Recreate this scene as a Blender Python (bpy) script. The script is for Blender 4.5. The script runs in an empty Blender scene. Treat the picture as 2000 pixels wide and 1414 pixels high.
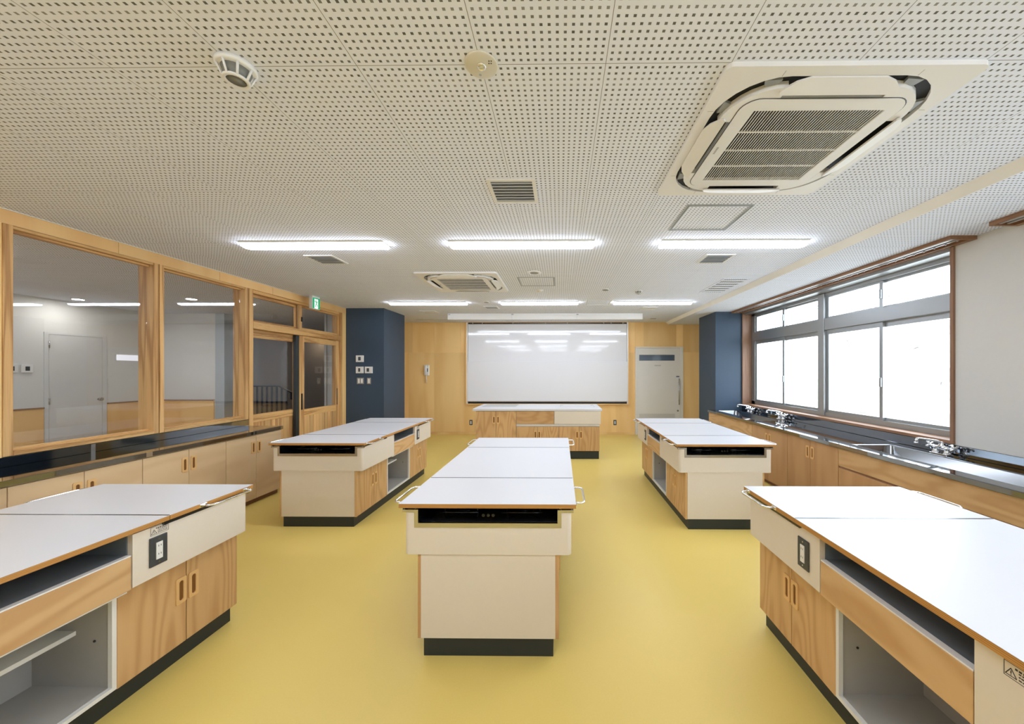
import bpy, bmesh, math, random
from mathutils import Vector, Matrix
random.seed(7)
S = bpy.context.scene
COL = S.collection

# ------------------------------------------------------------------ camera, world, exposure
FPX, IMW, IMH = 700.0, 2000, 1414
YAW = 0.010
CX, CY = 1094.5 - FPX * math.tan(YAW), 724.5
cam_d = bpy.data.cameras.new('camera')
cam_d.sensor_fit = 'HORIZONTAL'; cam_d.sensor_width = 36.0
cam_d.lens = 36.0 * FPX / IMW
cam_d.shift_x = -(CX - IMW / 2) / IMW
cam_d.shift_y = (CY - IMH / 2) / IMW
cam_d.clip_start = 0.02; cam_d.clip_end = 300
cam = bpy.data.objects.new('camera', cam_d); COL.objects.link(cam)
cam.location = (0, 0, 1.46)
cam.rotation_euler = (math.radians(90), 0, YAW)
S.camera = cam
S.view_settings.view_transform = 'Standard'
S.view_settings.look = 'None'
S.view_settings.exposure = 1.50
S.view_settings.gamma = 1.0
S.view_settings.use_curve_mapping = False

LAMP = 9.0          # emission of the ceiling lamps
SKY = 3.0           # brightness of the overcast sky
W = bpy.data.worlds.new('overcast_sky'); S.world = W; W.use_nodes = True
bg = W.node_tree.nodes['Background']
bg.inputs[0].default_value = (0.80, 0.90, 1.0, 1); bg.inputs[1].default_value = SKY

# ------------------------------------------------------------------ node helpers / materials
class NT:
    def __init__(s, name):
        s.m = bpy.data.materials.new(name); s.m.use_nodes = True
        s.t = s.m.node_tree; s.p = s.t.nodes['Principled BSDF']
    def n(s, typ, **kw):
        o = s.t.nodes.new(typ)
        for k, v in kw.items(): setattr(o, k, v)
        return o
    def put(s, sock, v):
        if isinstance(v, bpy.types.NodeSocket): s.t.links.new(v, sock)
        elif isinstance(v, (tuple, list)) and sock.type == 'RGBA' and len(v) == 3: sock.default_value = (*v, 1)
        else: sock.default_value = v
    def math(s, op, a, b=None, c=None):
        o = s.n('ShaderNodeMath', operation=op)
        for i, v in enumerate((a, b, c)):
            if v is not None: s.put(o.inputs[i], v)
        return o.outputs[0]
    def mix(s, fac, a, b):
        o = s.n('ShaderNodeMix', data_type='RGBA')
        s.put(o.inputs[0], fac); s.put(o.inputs[6], a); s.put(o.inputs[7], b)
        return o.outputs[2]
    def noise(s, vec, scale, detail=2.0, rough=0.5):
        o = s.n('ShaderNodeTexNoise'); o.inputs['Scale'].default_value = scale
        o.inputs['Detail'].default_value = detail; o.inputs['Roughness'].default_value = rough
        s.put(o.inputs['Vector'], vec); return o.outputs[0]
    def coord(s): return s.n('ShaderNodeTexCoord').outputs['Object']
    def xyz(s, v):
        o = s.n('ShaderNodeSeparateXYZ'); s.put(o.inputs[0], v); return o.outputs
    def comb(s, x, y, z):
        o = s.n('ShaderNodeCombineXYZ')
        for i, v in enumerate((x, y, z)): s.put(o.inputs[i], v)
        return o.outputs[0]
    def set(s, base=None, rough=None, metal=None, spec=None, coat=None):
        if base is not None: s.put(s.p.inputs['Base Color'], base)
        if rough is not None: s.put(s.p.inputs['Roughness'], rough)
        if metal is not None: s.put(s.p.inputs['Metallic'], metal)
        if spec is not None: s.put(s.p.inputs['Specular IOR Level'], spec)
        if coat is not None: s.put(s.p.inputs['Coat Weight'], coat)
        return s.m

def plain(name, c, rough=0.5, metal=0.0, spec=0.5, vary=0.04, scale=6.0):
    k = NT(name)
    if vary:
        f = k.noise(k.coord(), scale, 3)
        col = k.mix(f, tuple(x * (1 - vary) for x in c), tuple(min(1, x * (1 + vary)) for x in c))
    else: col = c
    return k.set(col, rough, metal, spec)

def emit(name, c, st, base=(0.8, 0.8, 0.8)):
    k = NT(name)
    k.put(k.p.inputs['Base Color'], base)
    k.put(k.p.inputs['Emission Color'], c); k.put(k.p.inputs['Emission Strength'], st)
    return k.m

def wood(name, c1, c2, axis='z', sc=(4.5, 0.55), rings=7.0, rough=0.42, island=False, streak=0.25, tint=0.12, contrast=1.0):
    """rotary cut veneer: contour lines of a stretched noise plus fine streaks, grain along axis"""
    k = NT(name)
    x, y, z = k.xyz(k.coord())
    rnd = k.n('ShaderNodeObjectInfo').outputs['Random']
    if island:
        ri = k.n('ShaderNodeNewGeometry').outputs['Random Per Island']
        rnd = k.math('ADD', rnd, ri)
    off = k.math('MULTIPLY', rnd, 37.0)
    a, b = sc
    s = {'x': (b, a, a), 'y': (a, b, a), 'z': (a, a, b)}[axis]
    v = k.comb(k.math('ADD', k.math('MULTIPLY', x, s[0]), off), k.math('ADD', k.math('MULTIPLY', y, s[1]), off), k.math('MULTIPLY', z, s[2]))
    n1 = k.noise(v, 1.0, 1.5, 0.45)
    w = k.math('MULTIPLY_ADD', k.math('SINE', k.math('MULTIPLY', n1, rings * 6.283)), 0.5, 0.5)
    w = k.math('POWER', w, 1.6)
    v2 = k.comb(k.math('MULTIPLY', x, s[0] * 16), k.math('MULTIPLY', y, s[1] * 16), k.math('MULTIPLY', z, s[2] * 5))
    n2 = k.noise(v2, 1.0, 3, 0.6)
    f = k.math('ADD', k.math('MULTIPLY', w, 0.75 * contrast), k.math('MULTIPLY', k.math('SUBTRACT', n2, 0.5), streak * 2))
    cl = k.n('ShaderNodeClamp'); k.put(cl.inputs[0], f)
    col = k.mix(cl.outputs[0], c1, c2)
    fr = k.math('FRACT', k.math('MULTIPLY', rnd, 7.31))
    br = k.math('MULTIPLY_ADD', fr, tint, 1 - tint / 2)
    hv = k.n('ShaderNodeHueSaturation'); k.put(hv.inputs['Value'], br); k.put(hv.inputs['Color'], col)
    return k.set(hv.outputs[0], rough, 0, 0.4)

def ply_edge(name, c1, c2):
    k = NT(name)
    x, y, z = k.xyz(k.coord())
    w = k.math('MULTIPLY_ADD', k.math('SINE', k.math('MULTIPLY', z, 6.283 / 0.0055)), 0.5, 0.5)
    v = k.comb(k.math('MULTIPLY', x, 6), k.math('MULTIPLY', y, 6), k.math('MULTIPLY', z, 120))
    f = k.math('MULTIPLY', w, k.math('ADD', k.noise(v, 1, 2), 0.35))
    return k.set(k.mix(f, c1, c2), 0.5, 0, 0.3)

M = {}
M['top'] = plain('white_laminate', (0.69, 0.685, 0.70), 0.36, spec=0.3, vary=0.01)
M['edge'] = ply_edge('plywood_edge', (0.58, 0.30, 0.085), (0.34, 0.14, 0.03))
M['beige'] = plain('beige_laminate', (0.74, 0.66, 0.55), 0.42, vary=0.02, scale=60)
M['birch'] = wood('birch_door', (0.64, 0.40, 0.185), (0.50, 0.275, 0.11), 'z', (4.2, 0.7), 13)
M['birch_h'] = wood('birch_drawer', (0.67, 0.43, 0.21), (0.53, 0.30, 0.125), 'y', (4.5, 0.7), 11)
M['birch_hx'] = wood('birch_drawer_cross', (0.60, 0.36, 0.165), (0.48, 0.26, 0.10), 'x', (4.5, 0.7), 11)
M['pale'] = wood('lit_birch_door', (0.69, 0.50, 0.29), (0.61, 0.42, 0.23), 'y', (3.5, 0.7), 4, streak=0.2, tint=0.06)  # same birch made paler: window light on the left cabinets put into the colour
M['brown'] = wood('backlit_birch_door', (0.54, 0.32, 0.155), (0.45, 0.25, 0.11), 'z', (3.5, 0.6), 4, streak=0.2, tint=0.06)  # same birch made darker: shade of the backlit right cabinets put into the colour
M['backlit_h'] = wood('backlit_birch_rail', (0.62, 0.40, 0.195), (0.49, 0.28, 0.115), 'y', (4.5, 0.7), 12)  # drawer birch darkened the same way for the backlit sink fronts
M['handle'] = plain('maple_pull', (0.74, 0.46, 0.19), 0.45)
M['cup_shade'] = plain('maple_pull_shade', (0.20, 0.075, 0.014), 0.5)  # shade of the finger recess painted as a dark tone
M['plinth'] = plain('dark_plinth_vinyl', (0.018, 0.025, 0.028), 0.45)
M['inside'] = plain('grey_melamine', (0.42, 0.40, 0.37), 0.5)
M['white'] = plain('white_paint', (0.80, 0.79, 0.76), 0.45, vary=0.01)
M['acwhite'] = plain('white_plastic', (0.82, 0.81, 0.79), 0.4, vary=0.01)
M['dark'] = plain('black_cavity', (0.008, 0.009, 0.011), 0.6, vary=0)
M['blackgloss'] = plain('black_enamel', (0.006, 0.007, 0.009), 0.15, vary=0)
M['slotgrey'] = plain('blue_grey_tray', (0.16, 0.19, 0.21), 0.35)
M['plate'] = plain('dark_grey_plate', (0.05, 0.055, 0.06), 0.35, vary=0)
M['socket'] = plain('ivory_socket', (0.78, 0.77, 0.73), 0.35, vary=0)
M['ink'] = plain('black_print', (0.02, 0.02, 0.02), 0.6, vary=0)
M['chrome'] = plain('chrome', (0.82, 0.83, 0.84), 0.07, 1.0, vary=0)
k = NT('brushed_steel')
_v = k.coord(); _x, _y, _z = k.xyz(_v)
_n = k.noise(k.comb(k.math('MULTIPLY', _x, 300), k.math('MULTIPLY', _y, 4), k.math('MULTIPLY', _z, 300)), 1, 2)
M['steel'] = k.set((0.25, 0.265, 0.285), k.math('MULTIPLY_ADD', _n, 0.05, 0.02), 1.0)
M['sinksteel'] = plain('sink_steel', (0.24, 0.25, 0.26), 0.16, 1.0, vary=0.05)
M['steel2'] = plain('satin_steel', (0.52, 0.52, 0.52), 0.22, 1.0, vary=0.05)
M['darksteel'] = plain('dark_steel_rail', (0.12, 0.13, 0.14), 0.25, 1.0, vary=0)
M['navy'] = plain('navy_wall_paint', (0.036, 0.064, 0.103), 0.55, vary=0.05, scale=60)
M['wallwhite'] = plain('off_white_wallpaper', (0.70, 0.69, 0.66), 0.8, vary=0.02, scale=40)
M['plywall'] = wood('plywood_panelling', (0.93, 0.63, 0.265), (0.85, 0.525, 0.195), 'z', (2.2, 0.35), 3, 0.4, True, streak=0.25, tint=0.22)
M['fascia'] = wood('plywood_fascia', (0.91, 0.60, 0.265), (0.83, 0.50, 0.20), 'z', (2.2, 0.6), 3, 0.4, True, tint=0.15)
M['cedar'] = wood('cedar_frame', (0.72, 0.43, 0.17), (0.38, 0.17, 0.045), 'z', (16, 0.7), 3, 0.5, True, streak=0.6, tint=0.2)
M['cedar_h'] = wood('cedar_rail', (0.70, 0.42, 0.16), (0.36, 0.155, 0.04), 'y', (16, 0.7), 3, 0.5, True, streak=0.6, tint=0.2)
M['cedar_b'] = wood('cedar_boards', (0.72, 0.44, 0.18), (0.38, 0.17, 0.05), 'z', (12, 0.6), 3, 0.5, True, streak=0.5, tint=0.35)
M['casing'] = wood('brown_window_casing', (0.31, 0.175, 0.105), (0.25, 0.13, 0.075), 'z', (20, 1), 3, 0.45, True)
M['casing_h'] = wood('brown_window_casing_long', (0.33, 0.18, 0.10), (0.27, 0.135, 0.07), 'y', (20, 1), 3, 0.45, True)
M['alu'] = plain('grey_aluminium', (0.40, 0.42, 0.43), 0.35, 0.75, vary=0)
M['rail'] = plain('curtain_rail', (0.55, 0.57, 0.60), 0.3, 0.5, vary=0)
M['board'] = plain('whiteboard_enamel', (0.83, 0.83, 0.85), 0.06, vary=0)
M['doorgrey'] = plain('warm_white_door_paint', (0.76, 0.73, 0.655), 0.4, vary=0.01)
M['doorframe'] = plain('cream_door_frame', (0.80, 0.76, 0.67), 0.4, vary=0.01)
M['lens'] = emit('lamp_lens', (0.88, 0.955, 1.10), LAMP)
M['boardlens'] = emit('board_lamp_lens', (0.88, 0.955, 1.10), LAMP * 0.45)
M['downlight'] = emit('downlight_lens', (1.0, 0.98, 0.96), 60)
M['stairlens'] = emit('stair_lens', (1.0, 0.85, 0.65), 45)
M['green'] = emit('exit_green', (0.0, 0.42, 0.16), 0.28, (0.0, 0.10, 0.04))
M['exitwhite'] = emit('exit_white', (0.85, 1.0, 0.92), 0.30)
M['disc'] = plain('cream_plastic', (0.66, 0.62, 0.50), 0.4, vary=0)
M['mesh'] = plain('grey_detector_mesh', (0.22, 0.22, 0.20), 0.5, vary=0)
M['railnavy'] = plain('navy_railing_paint', (0.03, 0.06, 0.12), 0.4, vary=0)
M['stairwall'] = plain('brown_grey_stair_wall', (0.36, 0.30, 0.25), 0.7)
M['greyplastic'] = plain('grey_plastic', (0.32, 0.34, 0.35), 0.4, vary=0)
M['whitealu'] = plain('white_alu', (0.75, 0.75, 0.75), 0.3, 0.3)
M['yellow'] = plain('grey_louvre', (0.36, 0.39, 0.42), 0.4)

# clear glass: mirror film over full transparency, weighted by the angle
def glass(name, tint, boost=1.0, dirt=0.0):
    k = NT(name); t = k.t
    t.nodes.remove(k.p)
    out = t.nodes['Material Output']
    ge = k.n('ShaderNodeNewGeometry'); vd = k.n('ShaderNodeVectorMath', operation='DOT_PRODUCT')
    k.put(vd.inputs[0], ge.outputs['Normal']); k.put(vd.inputs[1], ge.outputs['Incoming'])
    om = k.math('SUBTRACT', 1.0, k.math('ABSOLUTE', vd.outputs['Value']))
    fac = k.math('MULTIPLY', k.math('MULTIPLY_ADD', k.math('POWER', om, 5.0), 0.96, 0.04), boost)
    cl = k.n('ShaderNodeClamp'); k.put(cl.inputs[0], fac)
    tr = k.n('ShaderNodeBsdfTransparent'); k.put(tr.inputs[0], tint)
    gl = k.n('ShaderNodeBsdfGlossy'); k.put(gl.inputs['Roughness'], 0.0); k.put(gl.inputs[0], (1, 1, 1))
    mx = k.n('ShaderNodeMixShader'); k.put(mx.inputs[0], cl.outputs[0])
    t.links.new(tr.outputs[0], mx.inputs[1]); t.links.new(gl.outputs[0], mx.inputs[2])
    t.links.new(mx.outputs[0], out.inputs[0])
    return k.m
M['glass'] = glass('clear_glass', (0.97, 0.98, 0.98))
M['winglass'] = glass('window_glass', (0.98, 0.99, 1.0), 0.6)
M['frost'] = plain('blue_grey_door_glass', (0.10, 0.13, 0.17), 0.12, vary=0.1)

# floor: yellow sheet vinyl
k = NT('yellow_sheet_vinyl')
_n = k.noise(k.coord(), 130, 3); _n2 = k.noise(k.coord(), 1.4, 3)
c = k.mix(_n, (0.74, 0.55, 0.145), (0.80, 0.60, 0.17))
c = k.mix(k.math('MULTIPLY', _n2, 0.25), c, (0.70, 0.52, 0.15))
M['floor'] = k.set(c, k.math('MULTIPLY_ADD', _n2, 0.12, 0.30), 0, 0.4)

# ceiling: perforated gypsum boards 455 x 900 with square holes
def perf(name, base, x0=-0.29, y0=1.304, bx=0.455, by=0.90, nx=17, ny=34):
    k = NT(name)
    x, y, z = k.xyz(k.coord())
    def axis(v, o, L, n):
        u = k.math('MULTIPLY', k.math('FRACT', k.math('DIVIDE', k.math('SUBTRACT', v, o), L)), L)
        idx = k.math('FLOOR', k.math('DIVIDE', k.math('SUBTRACT', v, o), L))
        p = L / (n - 1 + 1.35)
        q = k.math('DIVIDE', k.math('SUBTRACT', u, 0.675 * p), p)      # hole centre at integer
        r = k.math('ROUND', q)
        d = k.math('ABSOLUTE', k.math('SUBTRACT', q, r))
        inh = k.math('LESS_THAN', d, 0.185)
        ok = k.math('MULTIPLY', k.math('GREATER_THAN', r, -0.5), k.math('LESS_THAN', r, n - 0.5))
        inh = k.math('MULTIPLY', inh, ok)
        e = k.math('MINIMUM', u, k.math('SUBTRACT', L, u))
        seam = k.math('LESS_THAN', e, 0.0011)
        g = k.math('ADD', k.math('MULTIPLY', idx, n), r)
        return inh, seam, g
    hx, sx, gx = axis(x, x0, bx, nx)
    hy, sy, gy = axis(y, y0, by, ny)
    hole = k.math('MULTIPLY', hx, hy)
    seam = k.math('MAXIMUM', sx, sy)
    wn = k.n('ShaderNodeTexWhiteNoise', noise_dimensions='2D'); k.put(wn.inputs['Vector'], k.comb(gx, gy, 0.0))
    wn1 = k.n('ShaderNodeTexWhiteNoise', noise_dimensions='1D'); k.put(wn1.inputs['W'], gy)
    hv = k.math('MAXIMUM', k.math('MULTIPLY', wn.outputs[0], 0.35), k.math('MULTIPLY', k.math('GREATER_THAN', wn1.outputs[0], 0.72), 0.55))
    hc = k.mix(hv, (0.12, 0.12, 0.115), (0.42, 0.42, 0.42))
    c = k.mix(hole, base, hc)
    c = k.mix(k.math('MULTIPLY', seam, 0.85), c, (0.14, 0.12, 0.10))
    return k.set(c, 0.85, 0, 0.2)
M['ceil'] = perf('perforated_ceiling_board', (0.83, 0.865, 0.965))
M['ceil2'] = perf('perforated_soffit_board', (0.83, 0.865, 0.965), x0=2.46, bx=0.81, nx=31)

# ------------------------------------------------------------------ mesh helpers
class MB:
    def __init__(s): s.bm = bmesh.new()
    def box(s, x0, x1, y0, y1, z0, z1, mat=0, bev=0.0, seg=2):
        b = s.bm
        vs = [b.verts.new((x, y, z)) for x in (x0, x1) for y in (y0, y1) for z in (z0, z1)]
        q = [(0, 1, 3, 2), (4, 6, 7, 5), (0, 4, 5, 1), (2, 3, 7, 6), (0, 2, 6, 4), (1, 5, 7, 3)]
        fs = [b.faces.new([vs[i] for i in f]) for f in q]
        for f in fs: f.material_index = mat
        if bev:
            es = list({e for f in fs for e in f.edges})
            r = bmesh.ops.bevel(b, geom=es, offset=bev, segments=seg, affect='EDGES', profile=0.5)
            for f in r['faces']: f.material_index = mat
        return fs
    def loft(s, loops, mat=0, closed=True, cap0=True, cap1=True, smooth=False):
        b = s.bm; R = []
        for lp in loops: R.append([b.verts.new(p) for p in lp])
        n = len(R[0]); fs = []
        for a, c in zip(R[:-1], R[1:]):
            for i in range(n if closed else n - 1):
                j = (i + 1) % n
                f = b.faces.new((a[i], a[j], c[j], c[i])); f.material_index = mat; f.smooth = smooth; fs.append(f)
        if cap0: f = b.faces.new(list(reversed(R[0]))); f.material_index = mat; fs.append(f)
        if cap1: f = b.faces.new(R[-1]); f.material_index = mat; fs.append(f)
        return fs
    def prism(s, poly, z0, z1, mat=0):
        return s.loft([[(p[0], p[1], z0) for p in poly], [(p[0], p[1], z1) for p in poly]], mat)
    def ring(s, lo, li, z0, z1, mat=0):
        """flat ring between an outer and an inner loop of equal length"""
        o0 = [(p[0], p[1], z0) for p in lo]; o1 = [(p[0], p[1], z1) for p in lo]
        i0 = [(p[0], p[1], z0) for p in li]; i1 = [(p[0], p[1], z1) for p in li]
        return s.loft([o0, o1, i1, i0, o0], mat, cap0=False, cap1=False)
    def cyl(s, c, r, h, axis='z', n=20, mat=0, r2=None, smooth=True):
        r2 = r if r2 is None else r2
        def P(a, rr, t):
            u, v = rr * math.cos(a), rr * math.sin(a)
            d = {'z': (u, v, t), 'x': (t, u, v), 'y': (v, t, u)}[axis]
            return (c[0] + d[0], c[1] + d[1], c[2] + d[2])
        L = [[P(2 * math.pi * i / n, rr, t) for i in range(n)] for rr, t in ((r, 0), (r2, h))]
        return s.loft(L, mat, smooth=smooth)
    def lathe(s, c, prof, n=24, mat=0):
        L = [[(c[0] + r * math.cos(2 * math.pi * i / n), c[1] + r * math.sin(2 * math.pi * i / n), c[2] + z) for i in range(n)] for r, z in prof]
        return s.loft(L, mat, smooth=True)
    def tube(s, path, r, n=10, mat=0, radii=None):
        path = [Vector(p) for p in path]; L = []
        up = Vector((0, 0, 1)); prev = None
        for i, p in enumerate(path):
            t = (path[min(i + 1, len(path) - 1)] - path[max(i - 1, 0)]).normalized()
            if prev is None:
                a = t.cross(up)
                if a.length < 1e-3: a = t.cross(Vector((1, 0, 0)))
            else: a = prev - t * prev.dot(t)
            a.normalize(); prev = a; bb = t.cross(a)
            rr = radii[i] if radii else r
            L.append([tuple(p + a * rr * math.cos(2 * math.pi * j / n) + bb * rr * math.sin(2 * math.pi * j / n)) for j in range(n)])
        return s.loft(L, mat, smooth=True)
    def xf(s, mat4): bmesh.ops.transform(s.bm, matrix=mat4, verts=s.bm.verts)
    def build(s, name, mats, parent=None, loc=None, rot=None):
        if not isinstance(mats, (list, tuple)): mats = [mats]
        bmesh.ops.recalc_face_normals(s.bm, faces=s.bm.faces)
        me = bpy.data.meshes.new(name); s.bm.to_mesh(me); s.bm.free()
        for m in mats: me.materials.append(M[m] if isinstance(m, str) else m)
        o = bpy.data.objects.new(name, me); COL.objects.link(o)
        if parent: o.parent = parent
        if loc: o.location = loc
        if rot: o.rotation_euler = rot
        return o

def bx(name, mat, parent, *b, bev=0.0):
    m = MB(); m.box(*b, bev=bev); return m.build(name, mat, parent)

def tag(o, label, cat, group=None):
    o['label'] = label; o['category'] = cat
    if group: o['group'] = group
    return o
def thing(name, label, cat, loc=(0, 0, 0), rz=0.0, group=None):
    o = bpy.data.objects.new(name, None); COL.objects.link(o)
    o.empty_display_size = 0.1
    o.location = loc; o.rotation_euler = (0, 0, rz)
    return tag(o, label, cat, group)
def struct(o, label=None):
    o['kind'] = 'structure'
    if label: o['label'] = label
    return o
def sempty(name, loc=(0, 0, 0), label=None):
    o = bpy.data.objects.new(name, None); COL.objects.link(o); o.location = loc
    return struct(o, label)
def kids(o): return [c for c in bpy.data.objects if c.parent == o]
def dup(root, loc, rz=None, label=None, group=None):
    def rec(o, par):
        c = o.copy(); COL.objects.link(c); c.parent = par
        for ch in CH.get(o.name, []): rec(ch, c)
        return c
    CH = {}
    for o in bpy.data.objects:
        if o.parent: CH.setdefault(o.parent.name, []).append(o)
    r = rec(root, None); r.location = loc
    if rz is not None: r.rotation_euler = (0, 0, rz)
    if label: r['label'] = label
    if group: r['group'] = group
    return r
def rrect(hx, hy, r, n=6, cx=0.0, cy=0.0):
    P = []
    for (sx, sy, a0) in ((1, 1, 0), (-1, 1, 90), (-1, -1, 180), (1, -1, 270)):
        for i in range(n + 1):
            a = math.radians(a0 + 90 * i / n)
            P.append((cx + sx * (hx - r) + r * math.cos(a), cy + sy * (hy - r) + r * math.sin(a)))
    return P

# ------------------------------------------------------------------ room dimensions
HC = 2.577; XL, XR, YB, YR = -3.82, 3.27, 8.24, -3.0
SOF = 2.523

# ------------------------------------------------------------------ setting
struct(bx('floor', 'floor', None, -3.94, XR + 0.2, YR - 0.1, YB + 0.1, -0.1, 0.0), 'yellow sheet vinyl floor')
struct(bx('ceiling', 'ceil', None, -3.94, 2.412, YR - 0.1, YB + 0.1, HC, HC + 0.1), 'perforated white board ceiling')
m = MB()
m.box(2.462, XR + 0.2, YR - 0.1, YB + 0.1, SOF, HC + 0.1, 0)
struct(m.build('ceiling_soffit', 'ceil2'), 'lowered strip of perforated ceiling along the windows')
m = MB()
prof = [(2.412, HC + 0.1), (2.412, HC), (2.4615, SOF - 0.0005), (2.4615, HC + 0.1)]
m.loft([[(x, YR - 0.1, z) for x, z in prof], [(x, YB + 0.1, z) for x, z in prof]])
struct(m.build('trim_1', plain('cream_edge_paint', (0.88, 0.86, 0.80), 0.5)), 'cream step edge of the lowered ceiling strip')

# back wall of plywood panels
m = MB()
m.box(-3.94, XR + 0.2, YB + 0.004, YB + 0.1, 0, HC, 0)
def panels(m, xs, z0, z1, g=0.0018):
    for a, b in zip(xs[:-1], xs[1:]): m.box(a + g, b - g, YB, YB + 0.01, z0 + g, z1 - g, 0)
panels(m, [-3.82, -3.505, -2.912, -2.0, -1.09, -0.18, 0.73, 1.28, 1.71], 0.055, 1.885)
panels(m, [2.808, 3.27], 0.055, 1.885)
panels(m, [-3.82, -3.42, -2.912, -2.3, -1.09, -0.18, 0.73, 1.5, 1.711], 1.885, 2.572)
panels(m, [1.711, 1.908, 2.236, 2.657, 2.808], 2.018, 2.572)
panels(m, [2.808, 3.27], 1.885, 2.572)
struct(m.build('wall_back', 'plywall'), 'plywood panelled wall behind the whiteboard')
m = MB()
m.box(-3.82, 1.71, YB - 0.012, YB + 0.008, 0, 0.055); m.box(2.81, 3.27, YB - 0.012, YB + 0.008, 0, 0.055)
struct(m.build('baseboard_back', 'plywall'), 'low wooden baseboard of the back wall')

# rear wall behind the photographer
struct(bx('wall_rear', 'wallwhite', None, -3.94, XR + 0.2, YR - 0.1, YR, 0, HC), 'off white wall behind the viewpoint')

# left wall: solid parts around the openings
m = MB()
m.box(-3.96, XL, YR, 2.413, 0, 2.475)
m.box(-3.96, XL, 2.413, 4.352, 0, 0.868)
m.box(-3.96, XL, 6.222, YB, 0, 2.475)
struct(m.build('wall_left', 'plywall'), 'plywood corridor wall with window openings')
m = MB()
ys = [YR, -1.2, 0.6, 1.5, 3.06, 3.98, 4.72, 5.70, 6.34, YB]
for a, b in zip(ys[:-1], ys[1:]): m.box(-3.96, XL + 0.002, a + 0.0015, b - 0.0015, 2.475, HC)
struct(m.build('trim_2', 'fascia'), 'plywood band above the corridor windows')
struct(bx('trim_3', 'white', None, XL + 0.0025, XL + 0.012, YR, 6.335, HC - 0.006, HC - 0.0005), 'thin white shadow bead along the corridor wall')

# navy pillars
struct(bx('wall_pillar_left', 'navy', None, XL - 0.1, -3.14, 6.345, 7.19, 0, HC), 'navy painted pillar beside the sliding door')
struct(bx('wall_pillar_right', 'navy', None, 2.785, XR + 0.05, 6.462, 7.22, 0, SOF), 'navy painted pillar at the far end of the windows')

# right wall with two window openings
WZ0, WZ1 = 0.878, 2.49
m = MB()
for a, b in ((YR, -0.9), (2.40, 3.0), (6.455, YB)): m.box(XR, XR + 0.2, a, b, 0, SOF)
for a, b in ((-0.9, 2.40), (3.0, 6.455)):
    m.box(XR, XR + 0.2, a, b, 0, WZ0); m.box(XR, XR + 0.2, a, b, WZ1, SOF)
struct(m.build('wall_right', 'wallwhite'), 'off white wall around the outside windows')

# ------------------------------------------------------------------ inner windows of the left wall
def inner_window(idx, y0, y1, jl, jr, label):
    w = sempty('window_%d' % idx, (XL, y0, 0), label)
    def lb(name, mat, *b):
        mm = MB(); mm.box(b[0] - XL, b[1] - XL, b[2] - y0, b[3] - y0, b[4], b[5], bev=0.002, seg=1); return mm.build(name, mat, w)
    lb('frame_post', 'cedar', -3.965, -3.812, y0, y0 + jl, 0.87, 2.474)
    lb('frame_post', 'cedar', -3.965, -3.814, y1 - jr, y1 - 0.004, 0.87, 2.474)
    lb('frame_head', 'cedar_h', -3.962, -3.818, y0 + jl, y1 - jr, 2.452, 2.474)
    lb('window_sill', 'cedar_h', -3.962, -3.808, y0 + jl, y1 - jr, 0.87, 0.902)
    mm = MB()
    for (a, b, c, d, e, f) in ((-3.90, -3.862, y0 + jl, y1 - jr, 2.436, 2.452), (-3.90, -3.862, y0 + jl, y1 - jr, 0.902, 0.916)):
        mm.box(a - XL, b - XL, c - y0, d - y0, e, f)
    mm.build('glazing_bead', 'cedar_h', w)
    lb('glass_pane', 'glass', -3.884, -3.880, y0 + jl, y1 - jr, 0.916, 2.436)
    return w
inner_window(1, 2.413, 3.370, 0.047, 0.045, 'wide corridor window nearest the viewpoint')
inner_window(2, 3.373, 4.350, 0.038, 0.050, 'second corridor window beside the sliding door')

# sliding door pair with transom
D = sempty('door_1', (XL, 4.352, 0), 'cedar sliding door with glazed transom')
def db(name, mat, *b, bev=0.002, par=None):
    mm = MB(); mm.box(b[0] - XL, b[1] - XL, b[2] - 4.352, b[3] - 4.352, b[4], b[5], bev=bev, seg=1)
    return mm.build(name, mat, par or D)
db('door_post', 'cedar', -3.962, -3.808, 4.352, 4.408, 0, 2.474)
db('door_post', 'cedar', -3.962, -3.808, 6.180, 6.222, 0, 2.474)
db('door_head', 'cedar_h', -3.955, -3.835, 4.408, 6.180, 2.435, 2.474)
db('transom_rail', 'cedar_h', -3.955, -3.806, 4.408, 6.180, 1.985, 2.072)
def sash(name, x0, x1, y0, y1, z0, z1, st, top, bot, boards=None, mid=0.10):
    mm = MB()
    o = lambda a, b, c, d, mt: mm.box(x0 - XL, x1 - XL, a - 4.352, b - 4.352, c, d, mt)
    o(y0, y0 + st, z0, z1, 0); o(y1 - st, y1, z0, z1, 0)
    o(y0 + st, y1 - st, z1 - top, z1, 1)
    zz = z0
    if boards:
        o(y0 + st, y1 - st, boards, boards + mid, 1); zz = boards + mid
        o(y0 + st, y1 - st, z0, z0 + bot, 1)
    else: o(y0 + st, y1 - st, z0, z0 + bot, 1); zz = z0 + bot
    lf = mm.build(name, ['cedar', 'cedar_h'], D)
    if boards:
        mm = MB(); n = 11; yy = [y0 + st + (y1 - y0 - 2 * st) * i / n for i in range(n + 1)]
        for a, b in zip(yy[:-1], yy[1:]): mm.box(x0 + 0.008 - XL, x1 - 0.006 - XL, a - 4.352 + 0.001, b - 4.352 - 0.001, z0 + bot, boards)
        mm.build('board_panel', 'cedar_b', lf)
    mm = MB(); c = (x0 + x1) / 2
    mm.box(c - 0.002 - XL, c + 0.002 - XL, y0 + st - 4.352, y1 - st - 4.352, zz, z1 - top)
    mm.build('glass_pane', 'glass', lf)
    return lf
l1 = sash('door_leaf', -3.925, -3.892, 4.410, 5.245, 0.01, 1.982, 0.035, 0.10, 0.09, 0.805, 0.10)
l2 = sash('door_leaf', -3.868, -3.835, 5.232, 6.178, 0.01, 1.982, 0.095, 0.09, 0.09, 0.785, 0.10)
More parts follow.
